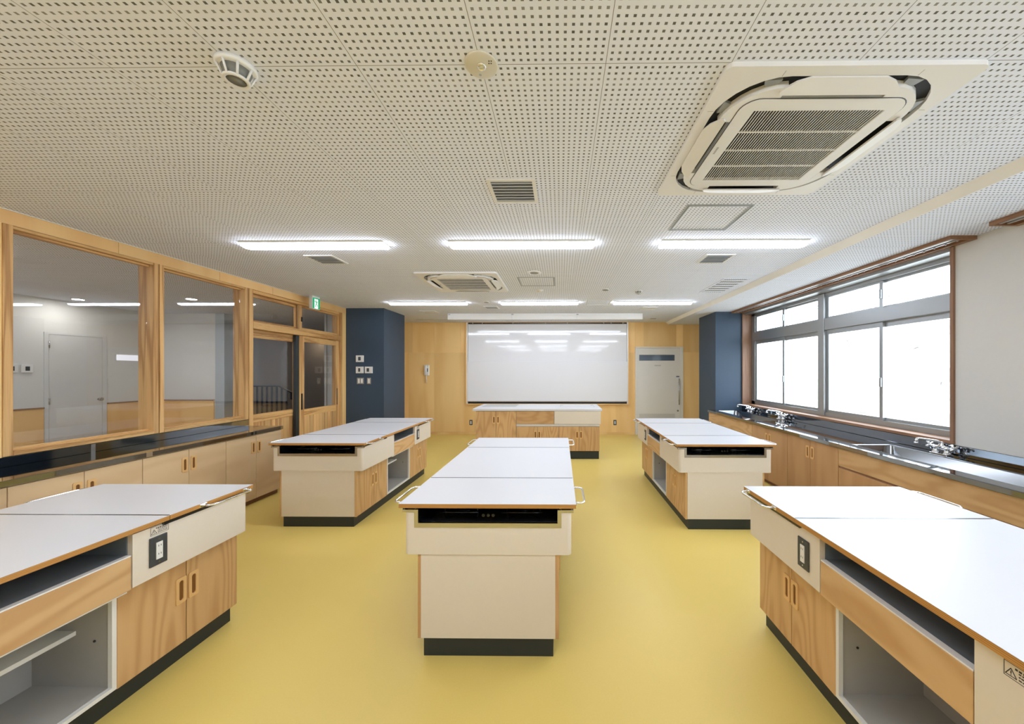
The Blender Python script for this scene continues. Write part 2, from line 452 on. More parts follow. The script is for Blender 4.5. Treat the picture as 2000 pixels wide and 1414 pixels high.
db('door_dark_strip', 'plinth', -3.885, -3.845, 5.172, 5.231, 0.01, 1.98, par=D, bev=0)  # dark strip between the two leaves
db('pull_handle', 'dark', -3.838, -3.828, 5.262, 5.292, 0.885, 1.125, par=l2, bev=0.003)
db('pull_handle', 'darksteel', -3.838, -3.830, 6.105, 6.122, 0.885, 1.165, par=l2, bev=0.002)
t1 = sash('transom_sash', -3.925, -3.895, 4.410, 5.262, 2.073, 2.432, 0.03, 0.035, 0.035)
t2 = sash('transom_sash', -3.868, -3.838, 5.232, 6.178, 2.073, 2.432, 0.055, 0.03, 0.03)
db('window_latch', 'dark', -3.838, -3.826, 5.262, 5.287, 2.19, 2.26, par=t2, bev=0.004)

# ------------------------------------------------------------------ corridor beyond
XC, YT = -7.9, 6.9
m = MB(); m.box(-12, -3.96, -1.2, 13, -0.1, 0.0)
struct(m.build('floor_corridor', plain('corridor_floor', (0.45, 0.36, 0.24), 0.4)), 'corridor floor')
struct(bx('ceiling_corridor', 'ceil', None, -12, -3.96, -1.2, 13, HC, HC + 0.1), 'corridor ceiling')
m = MB(); m.box(XC - 0.1, XC, -1.2, YT, 0, HC); m.box(XC, -3.96, -1.3, -1.2, 0, HC)
struct(m.build('wall_corridor', 'wallwhite'), 'white corridor wall with a flush door')
m = MB(); m.box(XC - 0.1, -6.71, YT, YT + 0.12, 0, HC)
struct(m.build('wall_corridor_end', 'wallwhite'), 'white cross wall at the end of the corridor')
struct(bx('wall_corridor_corner', plain('pale_blue_paint', (0.45, 0.50, 0.54), 0.6), None, -6.709, -6.53, YT, YT + 0.3, 0, HC), 'pale blue wall corner')
m = MB(); m.box(-4.62, -3.961, 7.05, 7.17, 0, HC); m.box(-4.66, -4.621, 7.03, 7.19, 0, HC)
struct(m.build('wall_corridor_return', plain('pale_grey_paint', (0.55, 0.57, 0.58), 0.6)), 'pale wall beside the stair')
m = MB(); m.box(-12, -3.86, 11.0, 11.1, 0, HC); m.box(-12.1, -12, 6, 13, 0, HC); m.box(-3.96, -3.86, YB + 0.1, 11.0, 0, HC); m.box(-12, -8.01, YT, YT + 0.1, 0, HC)
struct(m.build('wall_stair', 'stairwall'), 'brown grey wall of the stair')
m = MB()
m.box(XC, XC + 0.02, -1.2, 5.39, 0, 0.885); m.box(XC, XC + 0.02, 6.165, YT, 0, 0.885)
m.box(XC + 0.02, -6.72, YT - 0.02, YT, 0, 0.885)
struct(m.build('trim_4', 'fascia'), 'low plywood wainscot in the corridor')
m = MB()
m.box(XC, XC + 0.035, -1.2, 5.39, 0.885, 0.905); m.box(XC, XC + 0.035, 6.165, YT, 0.885, 0.905); m.box(XC + 0.035, -6.715, YT - 0.035, YT, 0.885, 0.905)
struct(m.build('trim_5', 'casing_h'), 'brown cap rail of the wainscot')
dd = sempty('door_3', (XC, 5.40, 0), 'white flush door across the corridor')
m = MB(); m.box(0, 0.010, 0, 0.05, 0, 2.06); m.box(0, 0.010, 0.70, 0.755, 0, 2.06); m.box(0, 0.010, 0.05, 0.70, 2.03, 2.06)
m.build('door_frame', plain('white_door_frame', (0.66, 0.66, 0.65), 0.4), dd)
dl = bx('door_leaf', plain('white_flush_door', (0.66, 0.66, 0.65), 0.4), dd, 0.001, 0.006, 0.055, 0.695, 0.01, 2.025)
m = MB(); m.cyl((0.006, 0.64, 0.98), 0.012, 0.045, 'x'); m.cyl((0.045, 0.64, 0.98), 0.028, 0.03, 'x'); m.build('door_knob', 'steel2', dl)
for z in (0.94, 1.82):
    m = MB(); m.cyl((0.012, 0.052, z), 0.009, 0.10, 'z', 10); m.build('hinge', 'steel2', dl)
def wall_control(loc, rz, label, wide=0.116, tall=0.118, scr=(0.0, 0.035, 0.07)):
    t = thing('wall_controller', label, 'wall control', loc, rz, 'white wall controllers')
    m = MB(); m.box(-wide / 2, wide / 2, -0.018, 0, -tall / 2, tall / 2, bev=0.004); m.build('housing', 'white', t)
    m = MB(); m.box(scr[0] - scr[1] / 2, scr[0] + scr[1] / 2, -0.0195, -0.017, scr[2] - 0.035 - 0.032, scr[2] - 0.035 + 0.032); m.build('display', 'plate', t)
    return t
wall_control((XC + 0.0, 5.225, 1.495), math.pi / 2, 'white controller on the corridor wall nearer the flush door', scr=(0.0, 0.045, 0.035))
wall_control((XC + 0.0, 5.075, 1.495), math.pi / 2, 'white controller on the corridor wall at the window post', scr=(0.0, 0.045, 0.035))
t = thing('wall_sign', 'blank white strip sign with its own glow on the corridor wall', 'sign', (XC, 6.30, 1.70))
m = MB(); m.box(0.0, 0.012, 0, 0.36, -0.05, 0.05, bev=0.002); m.build('sign_board', emit('pale_glowing_sign', (0.8, 0.8, 0.9), 0.25), t)  # board glows by itself, brightness put into its material
for i, (x, y) in enumerate(((-7.50, 5.5), (-5.72, 5.5), (-7.35, 10.62), (-5.7, 2.0))):
    t = thing('downlight', ['round downlight beside the white corridor wall', 'round downlight in the middle of the corridor ceiling',
              'downlight washing the stair wall', 'added unseen downlight brightening the near corridor'][i], 'ceiling light', (x, y, HC), 0, 'corridor downlights')  # last one is unseen, added to brighten the corridor
    m = MB(); m.ring(rrect(0.075, 0.075, 0.074), rrect(0.06, 0.06, 0.059), -0.008, 0); m.build('trim_ring', 'white', t)
    m = MB(); m.cyl((0, 0, -0.006), 0.06, 0.004); m.build('lens', 'stairlens' if i == 2 else 'downlight', t)
# stair railing: flat posts and a handrail that turns down
t = thing('stair_railing', 'navy steel stair railing seen through the sliding door', 'railing', (-8.4, 9.0, 0))
m = MB(); m.box(-0.6, 1.28, -0.02, 0.02, 1.06, 1.09)
m.loft([[(1.28, -0.02, 1.09), (1.28, 0.02, 1.09), (1.28, 0.02, 1.06), (1.28, -0.02, 1.06)], [(1.62, -0.02, 0.92), (1.62, 0.02, 0.92), (1.62, 0.02, 0.885), (1.62, -0.02, 0.885)]])
m.box(1.58, 1.62, -0.02, 0.02, 0.74, 0.92); m.build('handrail', 'railnavy', t)
for i in range(17):
    x = -0.55 + 0.125 * i
    top = 1.06 if x < 1.28 else 1.06 - (x - 1.28) * 0.5
    if x > 1.46: break
    m = MB(); m.box(x, x + 0.045, -0.006, 0.006, 0, top); m.build('baluster', 'railnavy', t)

# ------------------------------------------------------------------ outside windows on the right
XW = 3.42
def outer_window(idx, y0, y1, label, full=True):
    w = sempty('window_%d' % idx, (XW, y0, 0), label)
    L = y1 - y0
    def q(name, mat, x0, x1, a, b, z0, z1, par=None, bev=0.0):
        mm = MB(); mm.box(x0, x1, a, b, z0, z1, bev=bev, seg=1); return mm.build(name, mat, par or w)
    # wooden lining of the reveal
    q('casing_jamb', 'casing', -0.168, 0.06, 0.0, 0.028, WZ0, WZ1, bev=0.002)
    q('casing_jamb', 'casing', -0.168, 0.06, L - 0.028, L, WZ0, WZ1, bev=0.002)
    q('casing_head', 'alu', -0.15, 0.06, 0.028, L - 0.028, WZ1 - 0.028, WZ1)
    q('window_sill', 'casing_h', -0.165, 0.06, 0.0, L, WZ0 - 0.026, WZ0 + 0.001, bev=0.002)
    a0, a1 = 0.03, L - 0.03
    mid = (a0 + a1) / 2 - 0.02
    # outer aluminium frame
    mm = MB()
    for (b, c) in ((a0, a0 + 0.05), (a1 - 0.10, a1)): mm.box(-0.01, 0.09, b, c, WZ0, WZ1 - 0.028)
    mm.box(-0.01, 0.09, a0, a1, WZ1 - 0.065, WZ1 - 0.028)
    mm.box(-0.01, 0.09, a0, a1, WZ0 + 0.001, WZ0 + 0.055)
    mm.build('outer_frame', 'alu', w)
    q('centre_post', 'alu', -0.028, 0.09, mid - 0.055, mid + 0.055, WZ0, WZ1 - 0.03, bev=0.004)
    q('transom_bar', 'alu', -0.02, 0.09, a0, mid - 0.055, 1.985, 2.135, bev=0.004)
    q('transom_bar', 'alu', -0.02, 0.09, mid + 0.055, a1 - 0.05, 1.985, 2.135, bev=0.004)
    for (b, c) in ((a0 + 0.05, mid - 0.055), (mid + 0.055, a1 - 0.10)):
        h = (b + c) / 2
        for (z0, z1) in ((WZ0 + 0.055, 1.985), (2.135, WZ1 - 0.065)):
            st = 0.04
            for k2, (u, v, xo) in enumerate(((b, h + 0.02, 0.035), (h - 0.02, c, 0.008))):
                mm = MB()
                mm.box(xo, xo + 0.026, u, u + st, z0, z1); mm.box(xo, xo + 0.026, v - st, v, z0, z1)
                mm.box(xo, xo + 0.026, u + st, v - st, z0, z0 + (0.03 if z1 < 2 else 0.018)); mm.box(xo, xo + 0.026, u + st, v - st, z1 - (0.055 if z1 < 2 else 0.022), z1)
                sh = mm.build('sliding_sash', 'alu', w)
                mm = MB(); mm.box(xo + 0.011, xo + 0.015, u + st, v - st, z0 + 0.018, z1 - 0.02); mm.build('glass_pane', 'winglass', sh)
                if k2 == 1:
                    mm = MB(); zc = (z0 + z1) / 2 - (0.12 if z1 < 2 else 0); mm.box(xo - 0.016, xo, u + 0.006, u + 0.03, zc - 0.05, zc + 0.05, bev=0.004)
                    mm.build('sash_lock', 'alu', sh)
    return w
outer_window(3, 3.0, 6.455, 'large aluminium window above the right worktop')
outer_window(4, -0.9, 2.40, 'second aluminium window nearer the viewpoint')
def curtain_box(y0, y1, label):
    t = thing('curtain_box', label, 'curtain rail box', (3.06, y0, SOF), 0, 'wooden curtain boxes')
    L = y1 - y0; d = 0.208; z = -0.030
    m = MB(); m.box(0, 0.014, 0, L, z, 0); m.build('front_board', 'casing_h', t)
    m = MB(); m.box(0.014, d, 0, 0.014, z, 0); m.build('end_board', 'casing_h', t)
    m = MB(); m.box(0.014, d, L - 0.014, L, z, 0); m.build('end_board', 'casing_h', t)
    m = MB(); m.box(d - 0.05, d, 0.014, L - 0.014, z, 0); m.build('wall_board', 'casing_h', t)
    m = MB(); m.box(0.014, d - 0.05, 0.014, L - 0.014, -0.004, 0); m.build('top_board', 'casing_h', t)
    for x in (0.045, 0.10):
        m = MB(); m.box(x, x + 0.018, 0.02, L - 0.02, -0.022, -0.004); m.build('curtain_rail', 'rail', t)
    for i in range(40):
        m = MB(); m.cyl((0.109, 0.05 + i * (L - 0.1) / 40, -0.030), 0.006, 0.008, 'z', 6); m.build('runner', 'rail', t)
curtain_box(2.842, 6.455, 'brown curtain box over the window above the worktop')
curtain_box(-1.0, 2.590, 'brown curtain box cut by the right photo edge')

# ------------------------------------------------------------------ back wall fittings
# whiteboard
t = thing('whiteboard', 'wide two panel whiteboard on the plywood wall', 'whiteboard', (-0.302, YB, 0.69))
hw, hz = 1.866, 1.90
m = MB(); m.box(-hw, -hw + 0.02, -0.06, 0, 0, hz); m.box(hw - 0.02, hw, -0.06, 0, 0, hz); m.box(-hw + 0.02, hw - 0.02, -0.06, 0, hz - 0.02, hz); m.box(-hw + 0.02, hw - 0.02, -0.07, 0, 0, 0.022)
m.build('wooden_frame', 'fascia', t)
bx('side_rail', 'whitealu', t, -hw + 0.02, -hw + 0.045, -0.05, 0, 0.022, hz - 0.02)
bx('side_rail', 'whitealu', t, hw - 0.045, hw - 0.02, -0.05, 0, 0.022, hz - 0.02)
m = MB(); m.box(-hw + 0.05, hw - 0.05, -0.030, -0.012, 0.975, hz - 0.055, bev=0.003); up = m.build('board_panel', 'board', t); up['label'] = 'upper whiteboard panel'
m = MB(); m.box(-hw + 0.045, hw - 0.045, -0.048, -0.031, 0.075, 0.982, bev=0.003); lo = m.build('board_panel', 'board', t); lo['label'] = 'lower whiteboard panel'
bx('backing_strip', 'dark', t, -hw + 0.045, hw - 0.045, -0.03, -0.005, 0.024, 0.078)
bx('backing_strip', 'dark', t, -hw + 0.045, hw - 0.045, -0.012, -0.002, hz - 0.06, hz - 0.02)
m = MB(); m.box(-hw + 0.045, hw - 0.045, -0.058, -0.03, 0.062, 0.078); m.build('pen_tray', 'steel2', t)
m = MB(); m.tube([(-hw + 0.08, -0.02, hz - 0.035), (hw - 0.08, -0.02, hz - 0.035)], 0.006)
for x in (-1.72, -1.5, -0.8, -0.05, 0.45, 1.28, 1.45, 1.72): m.box(x, x + 0.025, -0.03, -0.012, hz - 0.045, hz - 0.025)
m.build('hoist_rail', 'steel2', t)

# whiteboard lamp hung from the ceiling
t = thing('whiteboard_light', 'long white lamp hood on the ceiling before the whiteboard', 'whiteboard light', (-0.30, 6.96, HC))
L3 = 3.79
prof = [(0, 0), (0, -0.112), (0.012, -0.118), (0.10, -0.060), (0.10, 0)]
m = MB(); m.loft([[(x, p[0], p[1]) for p in prof] for x in (-L3 / 2, L3 / 2)]); m.build('hood', 'white', t)
m = MB(); m.loft([[(x, p[0], p[1]) for p in ((0.030, -0.1058), (0.032, -0.1078), (0.097, -0.0645), (0.096, -0.0618))] for x in (-L3 / 2 + 0.02, L3 / 2 - 0.02)]); m.build('diffuser', 'boardlens', t)
for x in (-L3 / 2 + 0.03, -L3 / 6, L3 / 6):
    m = MB(); m.box(x - 0.02, x + 0.02, -0.004, 0.0, -0.028, -0.010); m.build('joint_clip', 'yellow', t)
m = MB()
for x in (-L3 / 6 - 0.012, L3 / 6 - 0.012): m.box(x, x + 0.003, -0.0008, 0.0, -0.112, 0)
m.build('joint_line', 'inside', t)

# prep-room door in the back wall
d2 = sempty('door_2', (1.715, YB, 0), 'warm white door beside the whiteboard')
m = MB(); m.box(0, 0.026, -0.03, 0.02, 0, 2.012); m.box(1.03, 1.09, -0.03, 0.02, 0, 2.012); m.box(0.026, 1.03, -0.03, 0.02, 1.985, 2.012)
m.build('door_frame', 'doorframe', d2)
m = MB()
gx0, gx1, gz0, gz1 = 0.09, 0.90, 1.695, 1.83
m.box(0.028, gx0, -0.012, 0.004, 0.006, 1.98); m.box(gx1, 1.028, -0.012, 0.004, 0.006, 1.98)
m.box(gx0, gx1, -0.012, 0.004, 0.006, gz0); m.box(gx0, gx1, -0.012, 0.004, gz1, 1.98)
leaf = m.build('door_leaf', 'doorgrey', d2)
bx('glass_pane', 'frost', leaf, gx0, gx1, -0.008, 0.002, gz0, gz1)
m = MB(); m.tube([(0.989, -0.055, 0.69), (0.989, -0.055, 1.29)], 0.013)
for z in (0.78, 1.20): m.tube([(0.989, -0.012, z), (0.989, -0.055, z)], 0.008)
m.build('pull_handle', 'steel2', leaf)
m = MB(); m.box(0.935, 1.005, -0.016, -0.012, 1.318, 1.345); m.build('lock_indicator', plain('blue_grey_tag', (0.12, 0.14, 0.22), 0.4), leaf)
m = MB(); m.cyl((0.972, -0.020, 0.551), 0.022, 0.008, 'y'); m.build('key_cylinder', 'mesh', leaf)
m = MB()
for i in range(4): m.box(0.09, 0.905, -0.0145, -0.012, 0.365 + i * 0.033, 0.373 + i * 0.033)
m.build('louvre', 'mesh', leaf)
m = MB()
for i in range(5):                       # small row of characters, too fine to read in the photo
    x = 0.445 + i * 0.030
    m.box(x, x + 0.021, -0.0135, -0.012, 1.594, 1.597); m.box(x + 0.003, x + 0.018, -0.0135, -0.012, 1.585, 1.588)
    m.box(x, x + 0.021, -0.0135, -0.012, 1.573, 1.576); m.box(x + 0.009, x + 0.012, -0.0135, -0.012, 1.569, 1.597)
m.build('lettering', 'ink', leaf)

# wall phone
t = thing('wall_phone', 'white wall phone on the plywood left of the whiteboard', 'wall phone', (-3.07, YB, 1.355))
m = MB(); m.box(-0.058, 0.052, -0.045, 0, 0, 0.245, bev=0.012); m.build('base', 'white', t)
m = MB(); m.box(-0.05, 0.005, -0.075, -0.045, 0.015, 0.235, bev=0.012); m.build('handset', 'white', t)
m = MB(); m.box(0.012, 0.030, -0.047, -0.044, 0.085, 0.165); m.build('display', 'plate', t)
m = MB()
pts = [(-0.012 + 0.012 * math.cos(i * 1.1), -0.03 + 0.012 * math.sin(i * 1.1), 0.01 - i * 0.0032) for i in range(56)]
m.tube(pts, 0.004, 6); m.build('cord', 'white', t)

def wall_outlet(loc, label):
    t = thing('wall_outlet', label, 'power outlet', loc, 0, 'wall outlets beside the teacher counter')
    m = MB(); m.box(-0.035, 0.035, -0.006, 0, -0.06, 0.06, bev=0.003); m.build('plate', 'plate', t)
    m = MB(); m.box(-0.013, 0.013, -0.010, -0.006, -0.036, 0.036); m.build('socket', 'socket', t)
wall_outlet((-2.06, YB, 0.272), 'grey outlet on the plywood left of the teacher counter')
wall_outlet((1.252, YB, 0.276), 'grey outlet on the plywood between teacher counter and door')

# controllers and switches on the navy pillar
wall_control((-3.565, 6.345, 1.678), 0, 'white controller on navy pillar, top of the cluster', 0.137, 0.118, (-0.002, 0.045, 0.035))
wall_control((-3.565, 6.345, 1.478), 0, 'white controller on navy pillar directly above the double switch', 0.137, 0.118, (-0.006, 0.035, 0.035))
wall_control((-3.405, 6.345, 1.478), 0, 'white controller on navy pillar above the single switch', 0.137, 0.118, (-0.012, 0.045, 0.035))
def switch(loc, w, n, label):
    t = thing('light_switch', label, 'light switch', loc, 0, 'light switches on the navy pillar')
    m = MB(); m.box(-w / 2, w / 2, -0.008, 0, -0.058, 0.058, bev=0.003); m.build('plate', 'steel2', t)
    for i in range(n):
        x = (i - (n - 1) / 2) * 0.052
        m = MB(); m.box(x - 0.018, x + 0.018, -0.012, -0.008, -0.04, 0.04, bev=0.002); m.build('rocker', 'socket', t)
switch((-3.556, 6.345, 1.283), 0.125, 2, 'steel double switch low on the navy pillar')
switch((-3.404, 6.345, 1.283), 0.072, 1, 'steel single switch low on the navy pillar')

# exit sign hung by the corridor wall
t = thing('exit_sign', 'green running figure exit sign above the sliding door', 'exit sign', (-3.70, 5.24, HC))
m = MB(); m.box(0, 0.050, 0, 0.165, -0.195, 0, bev=0.004); m.build('housing', 'white', t)
m = MB(); m.box(0.050, 0.053, 0.006, 0.159, -0.188, -0.030); sg = m.build('sign_face', 'green', t)
m = MB()
def flat(m, pts, x0, x1): m.loft([[(x, a, b) for a, b in pts] for x in (x0, x1)])
flat(m, [(0.040, -0.186), (0.112, -0.186), (0.118, -0.172), (0.118, -0.045), (0.040, -0.045)], 0.053, 0.0540)
m.build('doorway_symbol', 'exitwhite', sg)
m = MB()
def limb(m, pts, w, x0=0.054, x1=0.0548):
    for a, b in zip(pts[:-1], pts[1:]):
        dx, dz = b[0] - a[0], b[1] - a[1]; l = math.hypot(dx, dz); nx, nz = -dz / l * w / 2, dx / l * w / 2
        flat(m, [(a[0] + nx, a[1] + nz), (b[0] + nx, b[1] + nz), (b[0] - nx, b[1] - nz), (a[0] - nx, a[1] - nz)], x0, x1)
m.cyl((0.054, 0.070, -0.060), 0.009, 0.0008, 'x', 14)
limb(m, [(0.074, -0.074), (0.084, -0.112)], 0.017)
limb(m, [(0.076, -0.078), (0.054, -0.088), (0.044, -0.080)], 0.008)
limb(m, [(0.078, -0.080), (0.098, -0.090), (0.108, -0.082)], 0.008)
limb(m, [(0.084, -0.110), (0.066, -0.132), (0.062, -0.166)], 0.010)
limb(m, [(0.084, -0.110), (0.092, -0.138), (0.112, -0.146)], 0.010)
m.build('running_figure', 'green', sg)

# ------------------------------------------------------------------ recessed wooden pull
def pull_mesh():
    m = MB()
    n = 5
    lo = rrect(0.0245, 0.064, 0.008, n); li = rrect(0.0105, 0.049, 0.0104, n)
    m.ring(lo, li, 0.0, 0.006, 0)
    m.prism(li, 0.0, 0.0012, 1)
    me_o = m.build('handle_proto', ['handle', 'cup_shade'])
    me = me_o.data; bpy.data.objects.remove(me_o)
    return me
PULL = pull_mesh()                      # lies in x,y with its face towards +z ; long side along y
def pull(parent, loc, facing):
    o = bpy.data.objects.new('handle', PULL); COL.objects.link(o); o.parent = parent; o.location = loc
    R = {'+x': Matrix(((0, 0, 1), (1, 0, 0), (0, 1, 0))), '-x': Matrix(((0, 0, -1), (-1, 0, 0), (0, 1, 0))),
         '-y': Matrix(((1, 0, 0), (0, 0, -1), (0, 1, 0)))}[facing]
    o.rotation_euler = R.to_euler()
    return o

# ------------------------------------------------------------------ cooking tables
def build_table(label):
    T = thing('cooking_table', label, 'cooking table', (0, 0, 0), 0, 'white topped cooking tables')
    hw, hl, zt = 0.4475, 0.895, 0.79
    def top(name, y0, y1):
        m = MB(); m.box(-hw, hw, y0, y1, zt - 0.0215, zt - 0.0012, 1)
        m.box(-hw, hw, y0, y1, zt - 0.0012, zt, 0)
        return m.build(name, ['top', 'edge'], T)
    top('tabletop', -0.4485, 0.4425)
    lf = [top('folding_leaf', -hl, -0.4515), top('folding_leaf', 0.4455, hl)]
    for i, (y, s) in enumerate(((-0.45, -1), (0.444, 1))):
        m = MB(); m.box(-hw + 0.004, hw - 0.004, y - 0.0042, y + 0.0042, zt - 0.004, zt + 0.0008)
        m.build('piano_hinge', 'darksteel', lf[i])
        for sx in (-1, 1):
            a, b = s * 0.60, s * 0.845
            m = MB()
            x0, x1 = sx * (hw - 0.001), sx * (hw + 0.047)
            zc = zt - 0.012
            pts = [(x0, a, zc)]
            for q in range(6):
                an = math.pi / 2 * q / 5; pts.append((x1 - sx * 0.03 * (1 - math.sin(an)), a + s * 0.03 * (1 - math.cos(an)), zc))
            for q in range(6):
                an = math.pi / 2 * q / 5; pts.append((x1 - sx * 0.03 * (1 - math.cos(an)), b - s * 0.03 * (1 - math.sin(an)), zc))
            pts.append((x0, b, zc))
            m.tube(pts, 0.0058, 8)
            for y2 in (a, b): m.box(min(x0, x0 + sx * 0.004), max(x0, x0 + sx * 0.004), y2 - 0.018, y2 + 0.018, zc - 0.009, zc + 0.009, bev=0.002)
            m.build('bar_handle', 'chrome', lf[i])
    # aprons: U shaped ends with a cut-out for the stove
    ax, wall = 0.424, 0.022
    for s, yi, ye in ((-1, -0.245, -0.880), (1, 0.318, 0.884)):
        m = MB()
        r = 0.022
        def U(z0, z1, full):
            out = []
            c = [(-ax, yi)]
            for q in range(6):
                an = math.pi / 2 * q / 5; c.append((-ax + r - r * math.cos(an), ye - s * (r - r * math.sin(an))))
            right = [(-x, y) for x, y in reversed(c)]
            inn = [(ax - wall, yi), (ax - wall, ye - s * wall), (-ax + wall, ye - s * wall), (-ax + wall, yi)]
            if full: m.prism(c + right + inn, z0, z1)
            else:
                k2 = 0.372
                m.prism(c + [(-k2, ye), (-k2, ye - s * wall), (-ax + wall, ye - s * wall), (-ax + wall, yi)], z0, z1)
                m.prism([(-x, y) for x, y in c + [(-k2, ye), (-k2, ye - s * wall), (-ax + wall, ye - s * wall), (-ax + wall, yi)]], z0, z1)
        U(0.527, 0.672, True); U(0.672, 0.7555, False)
        ap = m.build('apron', 'beige', T)
        # steel trim around the stove opening
        m = MB(); e0, e1 = sorted((ye - s * 0.016, ye + s * 0.0025))
        m.box(-0.374, 0.374, e0, e1, 0.665, 0.688); m.box(-0.374, -0.354, e0, e1, 0.688, 0.755); m.box(0.354, 0.374, e0, e1, 0.688, 0.755)
        m.box(-0.435, -0.374, e0, e1, 0.742, 0.7556); m.box(0.374, 0.435, e0, e1, 0.742, 0.7556)
        m.build('stove_trim', 'steel2', T)
        # side rails below the leaf
        m = MB()
        y0, y1 = sorted((s * 0.432, ye))
        for sx in (-1, 1):
            a, b = sorted((sx * (ax - 0.002), sx * (ax + 0.010)))
            m.box(a, b, y0, y1, 0.749, 0.768)
        m.build('leaf_rail', 'darksteel', T)
        # gas stove under the leaf
        y0, y1 = sorted((s * 0.46, ye - s * 0.02))
        m = MB(); m.box(-0.355, 0.355, y0, y1, 0.676, 0.690); m.box(-0.36, 0.36, *sorted((s * 0.452, s * 0.46)), 0.67, 0.765)
        m.box(-0.362, -0.355, y0, y1, 0.676, 0.765); m.box(0.355, 0.362, y0, y1, 0.676, 0.765)
        st = m.build('gas_stove', 'blackgloss', T)
        for cx in (-0.17, 0.17):
            m = MB(); yc = (y0 + y1) / 2
            m.lathe((cx, yc, 0.690), [(0.05, 0), (0.05, 0.014), (0.03, 0.02), (0.0, 0.02)], 16)
            m.build('burner', 'darksteel', st)
            m = MB()
            for q in range(4):
                an = math.pi / 4 + q * math.pi / 2; dx, dy = math.cos(an), math.sin(an)
                m.tube([(cx + dx * 0.13, yc + dy * 0.13, 0.69), (cx + dx * 0.12, yc + dy * 0.12, 0.722), (cx + dx * 0.035, yc + dy * 0.035, 0.724)], 0.0045, 6)
            m.tube([(cx - 0.11, ye - s * 0.05, 0.722), (cx + 0.11, ye - s * 0.05, 0.722)], 0.0035, 6)
            m.build('pan_support', 'blackgloss', st)
        for q in range(3):
            m = MB(); m.cyl((-0.025 + q * 0.025, ye - s * 0.024, 0.722), 0.008, s * 0.012, 'y', 12); m.build('stove_knob', 'blackgloss', st)
    # middle bay: open tray over a drawer, both long sides
    m = MB(); m.box(-0.40, 0.40, -0.243, 0.316, 0.664, 0.668); m.box(-0.01, 0.01, -0.243, 0.316, 0.668, 0.7685)
    m.box(-0.40, 0.40, -0.247, -0.243, 0.66, 0.7685); m.box(-0.40, 0.40, 0.316, 0.320, 0.66, 0.7685)
    m.build('open_tray', 'slotgrey', T)
    for sx in (-1, 1):
        a, b = sorted((sx * 0.404, sx * 0.424))
        m = MB(); m.box(a, b, -0.241, 0.314, 0.522, 0.664, bev=0.0015, seg=1); dr = m.build('drawer', 'birch_h', T)
        a2, b2 = sorted((sx * 0.400, sx * 0.4225))
        m = MB(); m.box(a2, b2, -0.241, 0.314, 0.6645, 0.6695); m.build('drawer_edge', 'white', dr)
    # carcass
    bw = 0.343
    m = MB()
    for y0, y1 in ((-0.868, -0.262), (0.302, 0.880)): m.box(-bw, bw, y0, y1, 0.098, 0.527)
    m.box(-0.008, 0.008, -0.262, 0.302, 0.098, 0.52); m.box(-bw, bw, -0.262, 0.302, 0.098, 0.116)
    m.build('carcass', 'inside', T)
    m = MB()
    m.box(-bw, bw, -0.874, -0.868, 0.098, 0.5265); m.build('end_panel', 'beige', T)
    m = MB(); m.box(-bw, bw, 0.880, 0.886, 0.098, 0.5265); m.build('end_panel', 'beige', T)
    m = MB(); m.box(-0.332, 0.332, -0.862, 0.872, 0.0, 0.098); m.build('plinth', 'plinth', T)
    m = MB(); m.box(-0.40, 0.40, -0.245, 0.318, 0.5055, 0.5215); m.build('bay_head', 'white', T)
    for sx in (-1, 1):
        a, b = sorted((sx * bw, sx * 0.361))
        m = MB()
        m.box(a, b, -0.275, -0.259, 0.098, 0.5055); m.box(a, b, 0.297, 0.313, 0.098, 0.5055); m.box(a, b, -0.259, 0.297, 0.098, 0.114)
        m.build('bay_frame', 'white', T)
        a, b = sorted((sx * 0.0085, sx * 0.20))
        m = MB(); m.box(a, b, -0.2615, 0.3015, 0.335, 0.353); m.build('half_shelf', 'white', T)
        m = MB()
        for y in (0.3005,): m.cyl((sx * 0.28, y - 0.001, 0.31), 0.005, 0.0025, 'y', 8)
        m.build('shelf_pin_hole', 'ink', T)
        a, b = sorted((sx * bw, sx * 0.361))
        for y0, y1, hy in ((-0.870, -0.556, -0.585), (-0.552, -0.277, -0.525), (0.315, 0.598, 0.571), (0.602, 0.884, 0.632)):
            m = MB(); m.box(a, b, y0, y1, 0.094, 0.521, bev=0.001, seg=1); d = m.build('cabinet_door', 'birch', T)
            pull(d, (sx * 0.361, hy, 0.362), '+x' if sx > 0 else '-x')
        # socket plate at the far end of each long side
        a, b = sorted((sx * ax, sx * (ax + 0.007)))
        m = MB(); m.box(a, b, 0.378, 0.450, 0.577, 0.709, bev=0.003); pl = m.build('outlet_plate', 'plate', T)
        a, b = sorted((sx * (ax + 0.007), sx * (ax + 0.010)))
        m = MB(); m.box(a, b, 0.401, 0.427, 0.605, 0.681, 0)
        a, b = sorted((sx * (ax + 0.010), sx * (ax + 0.0105)))
        for z in (0.628, 0.665):
            for y in (0.4085, 0.4185): m.box(a, b, y, y + 0.002, z - 0.004, z + 0.004, 1)
        m.build('socket', ['socket', 'ink'], pl)
        m = MB(); a, b = sorted((sx * (ax + 0.0068), sx * (ax + 0.0085)))
        for z in (0.591, 0.696): m.cyl((sx * (ax + 0.0065), 0.414, z), 0.004, sx * 0.002, 'x', 10)
        m.build('screw', 'steel2', pl)
        # printed warning sticker
        yc = 0.422 if sx > 0 else -0.345
        w, h, zc = 0.074, 0.037, 0.735 if sx > 0 else 0.735
        m = MB()
        X0, X1 = sorted((sx * (ax + 0.0002), sx * (ax + 0.0009)))
        def st(y0, y1, z0, z1): m.box(X0, X1, min(y0, y1), max(y0, y1), z0, z1)
        dirn = 1 if sx > 0 else -1                         # reading direction seen from the side
        L, R = yc - dirn * w / 2, yc + dirn * w / 2
